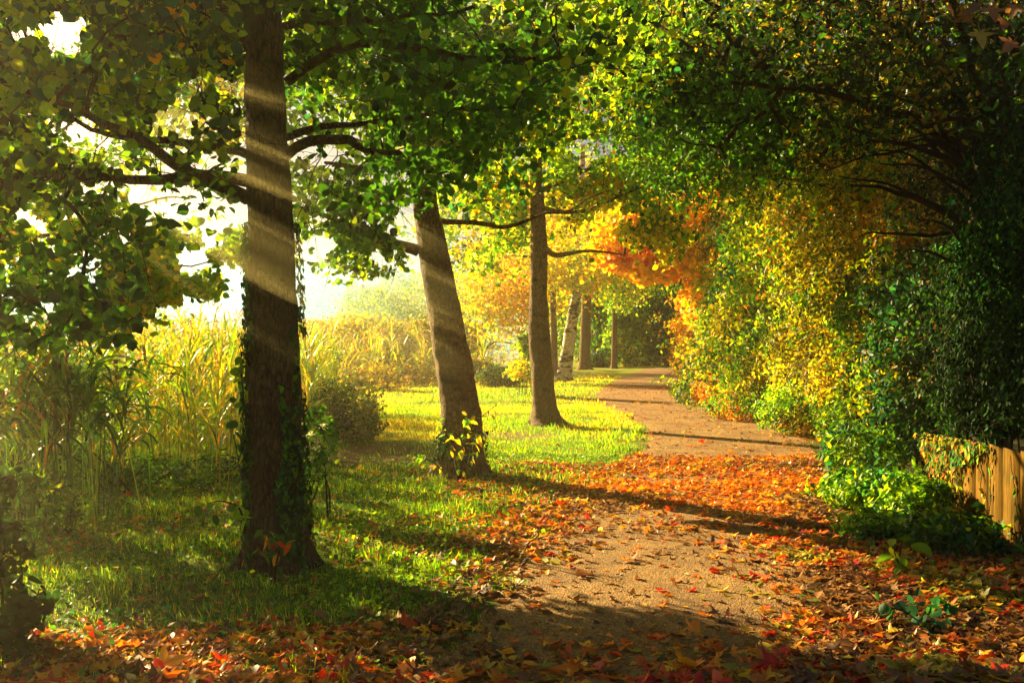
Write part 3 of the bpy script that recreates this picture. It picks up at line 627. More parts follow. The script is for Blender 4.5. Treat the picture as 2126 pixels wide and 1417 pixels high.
# ---------------------------------------------------------------- board fence
rng = np.random.default_rng(5)
def wood_mat():
    m, N, L = nodes('weathered_board')
    out = N.new('ShaderNodeOutputMaterial'); b = N.new('ShaderNodeBsdfPrincipled'); b.inputs['Roughness'].default_value = 1; b.inputs['Specular IOR Level'].default_value = .05
    tc = N.new('ShaderNodeTexCoord'); mp = N.new('ShaderNodeMapping'); mp.inputs['Scale'].default_value = (7, 7, .5); L.new(tc.outputs['Object'], mp.inputs[0])
    nz = N.new('ShaderNodeTexNoise'); nz.inputs['Scale'].default_value = 5; nz.inputs['Detail'].default_value = 7; nz.inputs['Roughness'].default_value = .7; L.new(mp.outputs[0], nz.inputs['Vector'])
    cr = N.new('ShaderNodeValToRGB'); e = cr.color_ramp.elements; e[0].position = .3; e[0].color = (.035, .022, .008, 1); e[1].position = .7; e[1].color = (.25, .155, .028, 1)
    k = e.new(.48); k.color = (.14, .07, .008, 1); L.new(nz.outputs['Fac'], cr.inputs[0])
    n2 = N.new('ShaderNodeTexNoise'); n2.inputs['Scale'].default_value = 1.6; n2.inputs['Detail'].default_value = 5; L.new(tc.outputs['Object'], n2.inputs['Vector'])
    mx = N.new('ShaderNodeMix'); mx.data_type = 'RGBA'; mx.blend_type = 'MULTIPLY'; mx.inputs[0].default_value = .8
    r = N.new('ShaderNodeValToRGB'); r.color_ramp.elements[0].position = .35; r.color_ramp.elements[0].color = (.13, .17, .10, 1); r.color_ramp.elements[1].position = .6; r.color_ramp.elements[1].color = (1, 1, 1, 1)
    L.new(n2.outputs['Fac'], r.inputs[0]); L.new(cr.outputs[0], mx.inputs[6]); L.new(r.outputs[0], mx.inputs[7]); L.new(mx.outputs[2], b.inputs['Base Color'])
    bp = N.new('ShaderNodeBump'); bp.inputs['Strength'].default_value = .5; bp.inputs['Distance'].default_value = .01; L.new(nz.outputs['Fac'], bp.inputs['Height']); L.new(bp.outputs[0], b.inputs['Normal'])
    L.new(b.outputs[0], out.inputs[0]); return m
M_wood = wood_mat()
f0 = np.array([3.55, 6.2]); f1 = np.array([4.36, 10.3]); fl = np.linalg.norm(f1-f0); fd = (f1-f0)/fl; fn = np.array([-fd[1], fd[0]])
fr = empty('board_fence', (*f0, H(*f0)), 'low fence of weathered yellow brown vertical boards at the right edge', 'fence')
def box(c, u, v, w):
    c, u, v, w = map(np.asarray, (c, u, v, w)); V = np.array([c+a*u+b*v+d*w for a in (-1, 1) for b in (-1, 1) for d in (-1, 1)])
    Fc = np.array([[0, 1, 3, 2], [4, 6, 7, 5], [0, 4, 5, 1], [2, 3, 7, 6], [0, 2, 6, 4], [1, 5, 7, 3]]); return V, Fc
s = 0; i = 0
while s < fl:
    w = rng.uniform(.34, .5); c = f0+fd*(s+w/2); g = float(H(*c)); top = .84+rng.uniform(-.004, .004)-.047*s
    # a board of several columns so the edge is not ruler straight
    nz_ = 9; zs = np.linspace(g-.15, top, nz_); A = Acc(); th = .018; ly = rng.normal()*.004
    e0 = s+.002+rng.normal(size=nz_)*.0025; e1 = s+w-.002+rng.normal(size=nz_)*.0025
    V = []
    for k in range(nz_):
        for (ee, sg) in ((e0[k], -1), (e1[k], -1), (e1[k], 1), (e0[k], 1)):
            q = f0+fd*ee+fn*(sg*th/2+ly+.0015*np.sin(k*.9+i)); V.append((*q, zs[k]))
    Fc = [[a*4+b, a*4+(b+1) % 4, a*4+4+(b+1) % 4, a*4+4+b] for a in range(nz_-1) for b in range(4)]+[[0, 3, 2, 1], [nz_*4-4, nz_*4-3, nz_*4-2, nz_*4-1]]
    mesh('board', np.array(V), np.array(Fc), M_wood, fr)
    s += w; i += 1
for s in (.5, 2.5, 4.5):
    c = f0+fd*s-fn*.075; V, Fc = box((*c, .33), (*(fd*.045), 0), (*(fn*.045), 0), (0, 0, .26)); mesh('post', V, Fc, M_wood, fr)
c = f0+fd*fl/2-fn*.022; V, Fc = box((*c, .45), (*(fd*fl/2), 0), (*(fn*.010), 0), (0, 0, .04)); mesh('rail', V, Fc, M_wood, fr)
# ivy runners on the fence
rng = np.random.default_rng(6)
iv = empty('ivy_vine', (*(f0+fd*3), .3), 'ivy vine with rusty leaves trailing down the boards of the fence', 'vine')
A = Acc(); PP = []
for (s0, s1, z1) in [(4.9, 4.2, .1), (4.4, 4.2, .15), (3.9, 3.3, .2), (3.0, 3.1, .15), (2.5, 2.1, .3), (1.9, 2.0, .1), (1.4, 1.1, .15)]:
    t = np.linspace(0, 1, 22); ss = s0+(s1-s0)*t+np.cumsum(rng.normal(size=22)*.018); z = .80-.04*s0+(z1-.80+.04*s0)*t
    pts = np.array([[*(f0+fd*a+fn*(.024+.004*rng.random())), b] for a, b in zip(ss, z)])
    V, f = tube_arr(pts, np.full(22, .0035), 4); mesh('stem', V, f, M_twig, iv); PP.append(pts[rng.choice(22, 12)])
ns = 1900; ss = 1.9+rng.random(ns)**.55*2.5; zz = .88-.05*ss-np.abs(rng.normal(size=ns))*.11*np.clip(ss-1.7, .1, 3); zz = np.clip(zz, .05, .95)
PP.append(np.array([[*(f0+fd*a+fn*rng.uniform(.03, .09)), b] for a, b in zip(ss, zz)])); P = np.concatenate(PP)
leaves('leaves', P, M_ivy, iv, IV, .05, colours(len(P), [('green', 3), ('olive', 2), ('orange', 1), ('brown', 1), ('dark', 2)]), .2, out=np.array([fn[0], fn[1], 0])*2, tan=np.array([0, 0, -1.]))

# ---------------------------------------------------------------- small plants
def sapling(name, label, base, stems, lpn, size, mix, seed, T=RO, red=None):
    global rng
    rng = np.random.default_rng(3000+seed); b = place(np.array([base[0], base[1], 0.])); root = empty(name, b, label, 'plant')
    A = Acc(); P = []
    for pts in stems:
        q = spline(pts, 16); q[0, 2] = b[2]-.02; V, f = tube_arr(q, np.linspace(.010, .003, 16), 5); A.add(V, f)
        k = rng.integers(4, 16, lpn); P.append(q[k]+rng.normal(size=(lpn, 3))*size*.45)
    A.build('stem', M_twig, root); P = np.concatenate(P)
    leaves('leaves', P, M_leaf, root, T, size, colours(len(P), mix), .5, tan=np.array([0, 0, -.6])); return root
sapling('young_sapling', 'thin sapling with large yellow green leaves rising left of the ivy covered trunk', gnd(512, 1150)[:2], [[at(512, 1140, 7.2), at(508, 1050, 7.2), at(500, 980, 7.2), at(482, 890, 7.2)], [at(512, 1140, 7.2), at(500, 1060, 7.0), at(462, 1040, 7.0), at(430, 1045, 6.9)], [at(510, 1140, 7.2), at(512, 900, 7.15), at(505, 820, 7.1), at(498, 740, 7.1)]], 9, .075, [('lime', 4), ('green', 3)], 1)
sapling('basal_shoots', 'pale leafy shoots sprouting from the foot of the leaning trunk', gnd(950, 1005)[:2], [[at(955, 1000, 11.5), at(965, 930, 11.5), at(985, 880, 11.5), at(1030, 840, 11.5)], [at(950, 1000, 11.4), at(940, 930, 11.4), at(915, 880, 11.4)], [at(950, 1000, 11.4), at(960, 930, 11.4), at(965, 870, 11.3)], [at(940, 1000, 11.4), at(900, 960, 11.4), at(860, 945, 11.3)], [at(960, 1000, 11.4), at(975, 950, 11.3), at(990, 900, 11.3)]], 22, .085, [('lime', 4), ('yellow', 4), ('green', 2)], 2, T=OV)
sapling('bramble_shoot', 'small bramble with green and reddish leaves at the foot of the nearest trunk', gnd(560, 1195)[:2], [[at(570, 1180, 6.8), at(575, 1140, 6.8), at(605, 1115, 6.75)], [at(565, 1180, 6.8), at(555, 1140, 6.7), at(525, 1125, 6.7)], [at(570, 1185, 6.7), at(580, 1130, 6.6), at(560, 1110, 6.6)]], 10, .085, [('green', 4), ('lime', 1), ('red', .8), ('orange', .6)], 3, T=OV)
sapling('young_sapling', 'seedling with one bright lime leaf pair in the dark leaf litter on the right', gnd(1870, 1185)[:2], [[at(1872, 1180, 6.9), at(1868, 1150, 6.9), at(1874, 1118, 6.9)], [at(1872, 1180, 6.9), at(1862, 1160, 6.85), at(1856, 1140, 6.85)]], 3, .11, [('lime', 4), ('yellow', 3)], 4)
sapling('ivy_seedlings', 'teal leaved ground ivy poking through the litter in the lower right', gnd(1900, 1290)[:2], [[at(1900, 1300, 5.75), at(1880, 1270, 5.7), at(1850, 1260, 5.6)], [at(1900, 1300, 5.75), at(1930, 1260, 5.7), at(1960, 1250, 5.6)], [at(1900, 1300, 5.7), at(1920, 1290, 5.5), at(1950, 1290, 5.5)]], 14, .06, [('teal', 4), ('green', 1)], 5)
# white flower heads
def flowers(parent, pts, name='flower_head'):
    for p in pts:
        k = 26; P = p+rng.normal(size=(k, 3))*.016
        leaves(name, P, M_leaf, parent, RH, .016, np.full((k, 3), .75)*rng.uniform(.8, 1.1, (k, 1)), .4)
rng = np.random.default_rng(12)
fw = bpy.data.objects['flowering_weed']; flowers(fw, [at(x, y, 8.85) for x, y in [(630, 905), (645, 900), (640, 925), (655, 930), (632, 935), (660, 915), (672, 882), (648, 950)]])
rb = bpy.data.objects['round_bush']; flowers(rb, [at(x, y, 15.6)+rng.normal(size=3)*.04 for x, y in [(735, 800), (745, 808), (752, 815), (762, 822), (770, 835), (740, 792), (757, 805), (776, 848)]], 'seed_head')

# ---------------------------------------------------------------- maple leaves hanging into the top right corner
rng = np.random.default_rng(14)
MP = [t_maple(c, s) for c, s in ((.15, 1), (.3, 2), (.5, 3), (.1, 4))]
ob = empty('overhanging_branch', at(2300, -120, 4.6), 'rust coloured maple leaves on a branch hanging into the top right corner', 'branch')
A = Acc(); pts = [at(2300, -120, 4.6), at(2150, -60, 4.6), at(2020, -20, 4.55), at(1960, 5, 4.5)]; V, f = tube_arr(spline(pts, 14), np.linspace(.012, .004, 14), 6); A.add(V, f); A.build('twig', M_twig, ob)
P = np.array([at(x, y, 4.5+.1*rng.normal()) for x, y in [(1975, 15), (2000, 30), (2035, 70), (2025, 15), (2060, 20), (2085, 45), (2110, 15), (1955, -10), (2100, 90)]])
n = rng.normal(size=(9, 3))*.5+[0, -1, .3]; t = rng.normal(size=(9, 3))*.4+[-.3, 0, -1]
V, f, idx = leafarr(P, frames(n, t), np.full(9, .095)*rng.uniform(.8, 1.2, 9), MP[0]); c = colours(9, [('brown', 4), ('olive', 1)])*.8; mesh('leaves', V, f, M_litter, ob, col=c[idx])

# ---------------------------------------------------------------- reeds
def ribbon(base, az, L, w, lean, droop, nseg=7, twist=0):
    t = np.linspace(0, 1, nseg); ang = lean+droop*t**1.6
    dl = L/(nseg-1); x = np.concatenate([[0], np.cumsum(np.sin(ang[:-1])*dl)]); z = np.concatenate([[0], np.cumsum(np.cos(ang[:-1])*dl)])
    d = np.array([math.cos(az), math.sin(az)]); c = np.stack([base[0]+d[0]*x, base[1]+d[1]*x, base[2]+z], 1)
    ww = w*np.sin(np.pi*(t*.85+.12))**.7*.5; ww[-1] = w*.02; s = np.array([-d[1], d[0], 0])
    tw = twist*t; up = np.stack([-np.cos(ang)*d[0], -np.cos(ang)*d[1], np.sin(ang)], 1)
    sd = s[None]*np.cos(tw)[:, None]+up*np.sin(tw)[:, None]
    V = np.concatenate([c-sd*ww[:, None], c+sd*ww[:, None]]); i = np.arange(nseg-1)
    return V, np.stack([i, i+nseg, i+nseg+1, i+1], 1)
def reeds(root_or_none, name, bases, hgt, mixf, leaves_n, lw, seed, LL=(.35, .6), plume=.3):
    global rng
    rng = np.random.default_rng(4000+seed); A = Acc(); PLm = Acc()
    for b in bases:
        h = hgt*rng.uniform(.75, 1.12); az0 = rng.uniform(0, 6.28); ln = abs(rng.normal())*.09
        top = b+np.array([math.cos(az0)*ln*h, math.sin(az0)*ln*h, h]); c = mixf()
        V, f = tube_arr(spline([b, (b+top)/2+rng.normal(size=3)*.02, top], 5), np.linspace(.006, .002, 5), 3); A.add(V, f, c*.8)
        for k in range(leaves_n):
            u = rng.uniform(.2, 1)
            V, f = ribbon(b+(top-b)*u, rng.uniform(0, 6.28), rng.uniform(*LL), lw*rng.uniform(.7, 1.2), rng.uniform(.15, .6), rng.uniform(.4, 2.9), 7, rng.normal()*.8)
            A.add(V, f, mixf())
        if rng.random() < plume:
            V0 = top; k = 16; q = V0+np.stack([rng.normal(size=k)*.03+rng.uniform(0, .06, k), rng.normal(size=k)*.03, rng.uniform(-.05, .22, k)], 1)
            R = frames(rng.normal(size=(k, 3)), rng.normal(size=(k, 3))*.4+[.2, 0, 1]); V, f, ix = leafarr(q, R, rng.uniform(.06, .1, k), (RH[0]*[.3, 1, 1], RH[1]))
            A.add(V, f, np.array([.48, .34, .2])*rng.uniform(.7, 1.2))
    return A.build(name, M_reed, root_or_none, smooth=False)
def mk(mix):
    tot = sum(w for _, w in mix); names = [m for m, _ in mix]; ws = np.array([w for _, w in mix])/tot
    def g():
        p = PAL[names[rng.choice(len(names), p=ws)]]; return np.array(p[rng.integers(len(p))])*math.exp(rng.normal()*.2)
    return g
r_ = np.random.default_rng(21); bs = []
while len(bs) < 1500:
    Y = r_.uniform(10.2, 24); X = r_.uniform(-10.5, -1.5)
    px = CX+X/Y*F
    lim = np.interp(Y, [10, 12, 15, 20, 24], [500, 520, 640, 700, 690])
    if px < lim and px > -260: bs.append([X, Y, float(H(X, Y))])
o = reeds(None, 'reed_bed', np.array(bs), 1.62, mk([('yellow', 5), ('gold', .8), ('lime', 8), ('green', 1.4)]), 11, .024, 1)
tag(o, 'tall sunlit yellow reed bed filling the bank behind the trees at the left', 'reeds', kind='stuff')
bs = []
while len(bs) < 650:
    Y = r_.uniform(40, 56); X = r_.uniform(-24, -1); bs.append([X, Y, float(H(X, Y))])
o = reeds(None, 'far_reed_bed', np.array(bs), 1.7, mk([('yellow', 3), ('gold', .6), ('lime', 5)]), 7, .05, 2, (.6, 1.0), .8)
tag(o, 'pale feathery reed bed beyond the back of the lawn', 'reeds', kind='stuff')
# foreground green reeds with hanging blades
for i, (x, y, n, lab) in enumerate([(20, 1110, 24, 'clump of long green reed blades at the left edge'), (120, 1100, 30, 'drooping green reed clump with rusty dead blades left of the grass'), (215, 1075, 20, 'green reed clump nearest to the lawn among the hanging blades')]):
    rng = np.random.default_rng(60+i); p = place(gnd(x, y)); root = empty('reed_clump', p, lab, 'reeds', 'green reed clumps by the left bank')
    A = Acc(); g1 = mk([('green', 4), ('teal', 1.2), ('lime', 5)]); g2 = mk([('orange', 2), ('brown', 2)])
    for k in range(n):
        b = p+np.array([rng.normal()*.16, rng.normal()*.2, 0]); h = rng.uniform(.95, 1.6); top = b+np.array([rng.normal()*.1, rng.normal()*.1, h])
        V, f = tube_arr(spline([b, (b+top)/2, top], 5), np.linspace(.007, .003, 5), 4); A.add(V, f, g1())
        for j in range(8):
            u = rng.uniform(.5, 1); V, f = ribbon(b+(top-b)*u, rng.uniform(0, 6.28), rng.uniform(.45, .95), .034, rng.uniform(.3, .9), rng.uniform(1.9, 2.7), 10, rng.normal()*.5)
            A.add(V, f, g2() if rng.random() < .12 else g1())
    A.build('blades', M_reed, root, smooth=False)
# weeds at foot of the reed bed
shrub('bank_weeds', 'shaded green weeds along the foot of the reed bed', 'plant', [Lb(330, 1010, 10.6, .9, .5, .32), Lb(120, 980, 11.0, 1.0, .5, .4), Lb(450, 990, 11.6, .5, .5, .3), Lb(20, 1060, 8.2, .6, .5, .4)], .06, [('green', 5), ('lime', 2), ('dark', 2), ('teal', 1)], 9000, OV, seed=90)
print('reeds done')

# ---------------------------------------------------------------- ground, path
def soil_mask(X, Y):
    P = np.stack([X, Y], -1)
    a = np.exp(-(((X-gnd(770, 950)[0])/.9)**2+((Y-gnd(770, 945)[1])/1.5)**2))
    b = np.exp(-(((X-gnd(1080, 905)[0])/1.2)**2+((Y-gnd(1080, 903)[1])/.8)**2))
    return np.clip((a+b)*1.4+(fbm(P, 1.3, 8)-.55)*.8, 0, 1)
def litter_cover(X, Y):               # where leaf litter covers the ground (0..1)
    P = np.stack([X, Y], -1); d, s = pathdist(X, Y); n1 = (fbm(P, .9, 31)-.5)*1.2; n2 = fbm(P, 3.1, 33)
    onp = d < 0
    band = np.exp(-((Y-10.4)/1.9)**2)
    far = np.exp(-((Y-16)/9)**2)*.04
    pth = (1.0*band+.75*np.exp(-((Y-4.8)/.6)**2)+.05+.5*np.exp(-(((X-ERx(Y))/.4)**2))+.3*np.exp(-(((X-path_x(Y)[0])/.35)**2)))*(1+1.3*n1)*(.35+1.3*n2)
    n1 = np.where(onp, 0, n1)
    lft = np.clip(.95*np.exp(-np.clip(d, 0, 9)/.9)*((Y < 13)&(Y > 7.6))+.8*np.exp(-np.clip(d, 0, 9)/.35)*(Y<=7.6)+.8*np.clip((5.9-Y)/.6, 0, 1)+.12*(Y < 13)+.30*np.exp(-np.clip(d, 0, 9)/1.6)*(Y >= 13), 0, 1)
    rgt = np.where(Y < 10.5, 1.0, .8*np.exp(-np.clip(d, 0, 9)/.6))
    return np.clip(np.where(onp, pth+(Y > 12)*(.13+.3*np.exp(-(Y-12)/4))+(Y > 12)*.5*np.clip(n2, 0, 1), np.where(s < 0, lft, rgt))+n1*.55, 0, 1)
def ERx(Y): return path_x(Y)[1]
xs = np.unique(np.concatenate([np.linspace(-600, -40, 12), np.linspace(-40, -9, 40), np.arange(-9, 9, .13), np.linspace(9, 40, 40), np.linspace(40, 600, 12)]))
ys = np.unique(np.concatenate([np.linspace(-60, 2, 12), np.arange(2, 30, .13), np.arange(30, 80, .7), np.linspace(80, 900, 20)]))
gx, gy = np.meshgrid(xs, ys); nx, ny = len(xs), len(ys)
V = np.stack([gx.ravel(), gy.ravel(), H(gx, gy).ravel()], 1)
i = (np.arange(ny-1)[:, None]*nx+np.arange(nx-1)[None]).ravel(); Fc = np.stack([i, i+1, i+nx+1, i+nx], 1)
cx = V[Fc].mean(1); so = soil_mask(cx[:, 0], cx[:, 1]); li = litter_cover(cx[:, 0], cx[:, 1])
gcol = np.array([.10, .16, .012])*(1-so[:, None])+np.array([.17, .10, .05])*so[:, None]
k = (li*np.clip(1-(cx[:, 1]-14)/4, 0, 1))[:, None]*.85; gcol = gcol*(1-k)+np.array([.10, .05, .018])*k
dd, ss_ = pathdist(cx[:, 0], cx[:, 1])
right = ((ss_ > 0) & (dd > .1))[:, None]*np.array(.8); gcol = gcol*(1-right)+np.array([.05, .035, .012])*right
lawnfar = np.clip((cx[:, 1]-14)/6, 0, 1)[:, None]*((ss_ < 0)[:, None]); gcol = gcol*(1-.7*lawnfar)+np.array([.30, .33, .012])*.7*lawnfar
def ground_mat():
    m, N, L = nodes('earth_and_turf')
    out = N.new('ShaderNodeOutputMaterial'); b = N.new('ShaderNodeBsdfPrincipled'); b.inputs['Roughness'].default_value = .95; b.inputs['Specular IOR Level'].default_value = .1
    a = N.new('ShaderNodeAttribute'); a.attribute_name = 'leafcol'; tc = N.new('ShaderNodeTexCoord')
    nz = N.new('ShaderNodeTexNoise'); nz.inputs['Scale'].default_value = 14; nz.inputs['Detail'].default_value = 8; nz.inputs['Roughness'].default_value = .75; L.new(tc.outputs['Object'], nz.inputs['Vector'])
    mr = N.new('ShaderNodeMapRange'); mr.inputs['From Min'].default_value = .3; mr.inputs['From Max'].default_value = .7; mr.inputs['To Min'].default_value = .4; mr.inputs['To Max'].default_value = 1.5; L.new(nz.outputs['Fac'], mr.inputs['Value'])
    mu = N.new('ShaderNodeVectorMath'); mu.operation = 'SCALE'; L.new(a.outputs['Color'], mu.inputs[0]); L.new(mr.outputs[0], mu.inputs['Scale']); L.new(mu.outputs[0], b.inputs['Base Color'])
    bp = N.new('ShaderNodeBump'); bp.inputs['Strength'].default_value = .8; bp.inputs['Distance'].default_value = .04; L.new(nz.outputs['Fac'], bp.inputs['Height']); L.new(bp.outputs[0], b.inputs['Normal'])
    L.new(b.outputs[0], out.inputs[0]); return m
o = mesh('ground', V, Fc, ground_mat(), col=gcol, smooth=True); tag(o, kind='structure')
def path_mat():
    m, N, L = nodes('fine_gravel')
    out = N.new('ShaderNodeOutputMaterial'); b = N.new('ShaderNodeBsdfPrincipled'); b.inputs['Roughness'].default_value = .8; b.inputs['Specular IOR Level'].default_value = .35
    tc = N.new('ShaderNodeTexCoord')
    vo = N.new('ShaderNodeTexVoronoi'); vo.inputs['Scale'].default_value = 95; L.new(tc.outputs['Object'], vo.inputs['Vector'])
    nz = N.new('ShaderNodeTexNoise'); nz.inputs['Scale'].default_value = 1.3; nz.inputs['Detail'].default_value = 8; nz.inputs['Roughness'].default_value = .7; L.new(tc.outputs['Object'], nz.inputs['Vector'])
    cr = N.new('ShaderNodeValToRGB'); e = cr.color_ramp.elements; e[0].position = .3; e[0].color = (.11, .052, .012, 1); e[1].position = .72; e[1].color = (.36, .20, .042, 1); L.new(nz.outputs['Fac'], cr.inputs[0])
    sp = N.new('ShaderNodeSeparateColor'); L.new(vo.outputs['Color'], sp.inputs[0])
    mr = N.new('ShaderNodeMapRange'); mr.inputs['To Min'].default_value = .45; mr.inputs['To Max'].default_value = 1.6; L.new(sp.outputs[0], mr.inputs['Value'])
    mu = N.new('ShaderNodeVectorMath'); mu.operation = 'SCALE'; L.new(cr.outputs[0], mu.inputs[0]); L.new(mr.outputs[0], mu.inputs['Scale']); L.new(mu.outputs[0], b.inputs['Base Color'])
    bp = N.new('ShaderNodeBump'); bp.inputs['Strength'].default_value = .9; bp.inputs['Distance'].default_value = .008; bp.invert = True; L.new(vo.outputs['Distance'], bp.inputs['Height'])
    n3 = N.new('ShaderNodeTexNoise'); n3.inputs['Scale'].default_value = 9; n3.inputs['Detail'].default_value = 5; L.new(tc.outputs['Object'], n3.inputs['Vector'])
    b2 = N.new('ShaderNodeBump'); b2.inputs['Strength'].default_value = .5; b2.inputs['Distance'].default_value = .03; L.new(n3.outputs['Fac'], b2.inputs['Height']); L.new(b2.outputs[0], bp.inputs['Normal'])
    L.new(bp.outputs[0], b.inputs['Normal']); L.new(b.outputs[0], out.inputs[0]); return m
nc = 14; u = np.linspace(0, 1, nc)
wob = (fbm(np.stack([EL[:, 1], EL[:, 1]*0], 1), 1.7, 2)-.5)*.35; wob2 = (fbm(np.stack([ER[:, 1], ER[:, 1]*0], 1), 1.9, 6)-.5)*.35
el = EL.copy(); er = ER.copy(); el[:, 0] += wob; er[:, 0] += wob2
V = (el[:, None]*(1-u)[None, :, None]+er[:, None]*u[None, :, None]); V = np.concatenate([V, np.full(V.shape[:2]+(1,), .012)], 2); V[:, (0, -1), 2] = -.01
i = (np.arange(NL-1)[:, None]*nc+np.arange(nc-1)[None]).ravel(); Fc = np.stack([i, i+1, i+nc+1, i+nc], 1)
V[:, :, 2] += np.maximum(0, H(V[..., 0], V[..., 1]))
o = mesh('path', V.reshape(-1, 3), Fc, path_mat(), smooth=True); tag(o, kind='structure')

# ---------------------------------------------------------------- grass
rng = np.random.default_rng(31)
def scatter(n, x0, x1, y0, y1, fn):
    X = rng.uniform(x0, x1, n); Y = rng.uniform(y0, y1, n); k = fn(X, Y) > rng.random(n); return X[k], Y[k]
def gdens(X, Y):
    d, s = pathdist(X, Y); P = np.stack([X, Y], -1)
    r = np.where(s < 0, np.clip(d*5+.6+(vn(P, 2.3, 61)-.5)*2.4, 0, 1)*(d > -.28), 0.0)*(1-.85*litter_cover(X, Y)*(Y < 14))*(1-.9*soil_mask(X, Y))
    px = CX+X/Y*F
    return r*np.clip(.55+1.2*(fbm(P, 1.1, 17)-.35), .1, 1)*(px > -150)
blP, blS, blC, blW = [], [], [], []
for (n, x0, x1, y0, y1, h, w) in [(150000, -4.4, 1.2, 4.4, 10, .043, .0040), (130000, -7, 2.5, 10, 16, .048, .006), (100000, -7, 4, 16, 26, .055, .011), (60000, -9, 7, 26, 48, .06, .022)]:
    X, Y = scatter(n, x0, x1, y0, y1, gdens); k = len(X)
    P = np.stack([X, Y, H(X, Y)-.005], 1); blP.append(P)
    tall = 1+1.3*(fbm(P, 1.7, 41) > .56)*rng.random(k); blS.append(h*rng.uniform(.45, 1.25, k)*tall); blW.append(w/h*np.ones(k))
    c = colours(k, [('green', 3), ('lime', 7), ('yellow', 1.2)], None, 1.1, 19, .3) if y0 < 16 else colours(k, [('lime', 4), ('yellow', 4)], P, .8, 19, .2)
    blC.append(c)
P = np.concatenate(blP); S = np.concatenate(blS); Cc = np.concatenate(blC); W = np.concatenate(blW); k = len(P)
t = rng.normal(size=(k, 3))*.38; t[:, 2] = 1; nn = rng.normal(size=(k, 3)); nn[:, 2] = 0
V, f, idx = leafarr(P, frames(nn, t), S, t_blade(), W); o = mesh('grass', V, f, M_grass, col=Cc[idx]); tag(o, 'short sunlit grass of the lawn', 'grass', kind='stuff')
# low clover-like weeds in the turf
X, Y = scatter(34000, -4.5, 1.5, 4.6, 14, gdens); P = np.stack([X, Y, H(X, Y)+rng.uniform(.005, .05, len(X))], 1)
o = leaves('lawn_weeds', P, M_grass, None, RO, .03, colours(len(P), [('lime', 4), ('green', 4), ('teal', 1)], P, 1), 1.6); tag(o, 'small round leaved weeds growing through the lawn', 'weeds', kind='stuff')
# verge weeds right
def rdens(X, Y):
    d, s = pathdist(X, Y); return np.where((s > 0) & (d > .15), np.clip(fbm(np.stack([X, Y], -1), 1.4, 51)*1.6-.5, 0, 1)*np.where(Y < 8, .22, .9), 0)
X, Y = scatter(30000, 1.5, 7, 4.6, 28, rdens); P = np.stack([X, Y, H(X, Y)+rng.uniform(.02, .12, len(X))], 1)
o = leaves('verge_weeds', P, M_leaf, None, OV, .055, colours(len(P), [('green', 4), ('lime', 3), ('teal', 2)], P, 1), 1.0); tag(o, 'low green weeds on the verge right of the path', 'weeds', kind='stuff')

# ---------------------------------------------------------------- fallen leaves
rng = np.random.default_rng(32)
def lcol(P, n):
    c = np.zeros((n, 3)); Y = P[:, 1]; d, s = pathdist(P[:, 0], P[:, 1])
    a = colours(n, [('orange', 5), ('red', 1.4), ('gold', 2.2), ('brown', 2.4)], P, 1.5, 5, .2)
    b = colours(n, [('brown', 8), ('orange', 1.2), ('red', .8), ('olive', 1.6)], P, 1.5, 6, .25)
    w = np.clip(1.1*np.exp(-((Y-10.5)/2.4)**2)+.5*(Y < 5.6)+.5*(Y > 13), 0, 1)*np.where((s > 0) & (d > -.3) & (Y < 9), .07, 1)  # near litter on the right kept brown, standing in for shade there
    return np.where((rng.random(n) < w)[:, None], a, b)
def ldens(X, Y):
    px = CX+X/Y*F; return litter_cover(X, Y)**1.3*(px > -80)*(px < 2250)
X1, Y1 = scatter(26000, -4, 4.6, 4.55, 8, ldens); X2, Y2 = scatter(30000, -4.5, 5.2, 8, 14, ldens); X3, Y3 = scatter(16000, -6, 9, 14, 40, lambda X, Y: ldens(X, Y)*.7)
X = np.concatenate([X1, X2, X3]); Y = np.concatenate([Y1, Y2, Y3]); n = len(X); print('litter', n)
P = np.stack([X, Y, H(X, Y)+.016+rng.uniform(0, .028, n)*litter_cover(X, Y)], 1)
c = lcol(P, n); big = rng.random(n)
# the largest in view become leaves of their own: nearest maple leaves
score = P[:, 1]+rng.random(n)*.6+(big < .35)*100
near = np.argsort(score)[:270]; rest = np.setdiff1d(np.arange(n), near)
A = Acc()
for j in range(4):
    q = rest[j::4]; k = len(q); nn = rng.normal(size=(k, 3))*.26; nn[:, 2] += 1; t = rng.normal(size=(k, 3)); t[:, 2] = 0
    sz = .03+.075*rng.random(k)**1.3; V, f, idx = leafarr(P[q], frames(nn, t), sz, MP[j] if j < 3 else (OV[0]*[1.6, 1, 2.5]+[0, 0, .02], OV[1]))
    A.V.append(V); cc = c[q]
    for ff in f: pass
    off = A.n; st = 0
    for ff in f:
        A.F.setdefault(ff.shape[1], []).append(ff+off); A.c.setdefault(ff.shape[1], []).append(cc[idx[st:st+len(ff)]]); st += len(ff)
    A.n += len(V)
o = A.build('leaf_litter', M_litter, None, smooth=False); tag(o, 'carpet of fallen orange, red and brown leaves on the path and its edges', 'leaf litter', kind='stuff')
X, Y = scatter(60000, -1.5, 8, 4.6, 30, lambda X, Y: (pathdist(X, Y)[0] < .2)*np.clip(.12+1.3*(fbm(np.stack([X, Y], -1), 1.6, 71)-.42), .03, 1)*np.clip(1.3-Y/30, 0, 1))
P_ = np.stack([X, Y, H(X, Y)+.018], 1)
o = leaves('leaf_crumbs', P_, M_litter, None, OV, .032, colours(len(P_), [('brown', 6), ('orange', 3), ('gold', 1), ('red', .8)]), 3.0, svar=.6); tag(o, 'small torn bits of dry leaf trodden into the gravel path', 'leaf litter', kind='stuff')
protos = {}
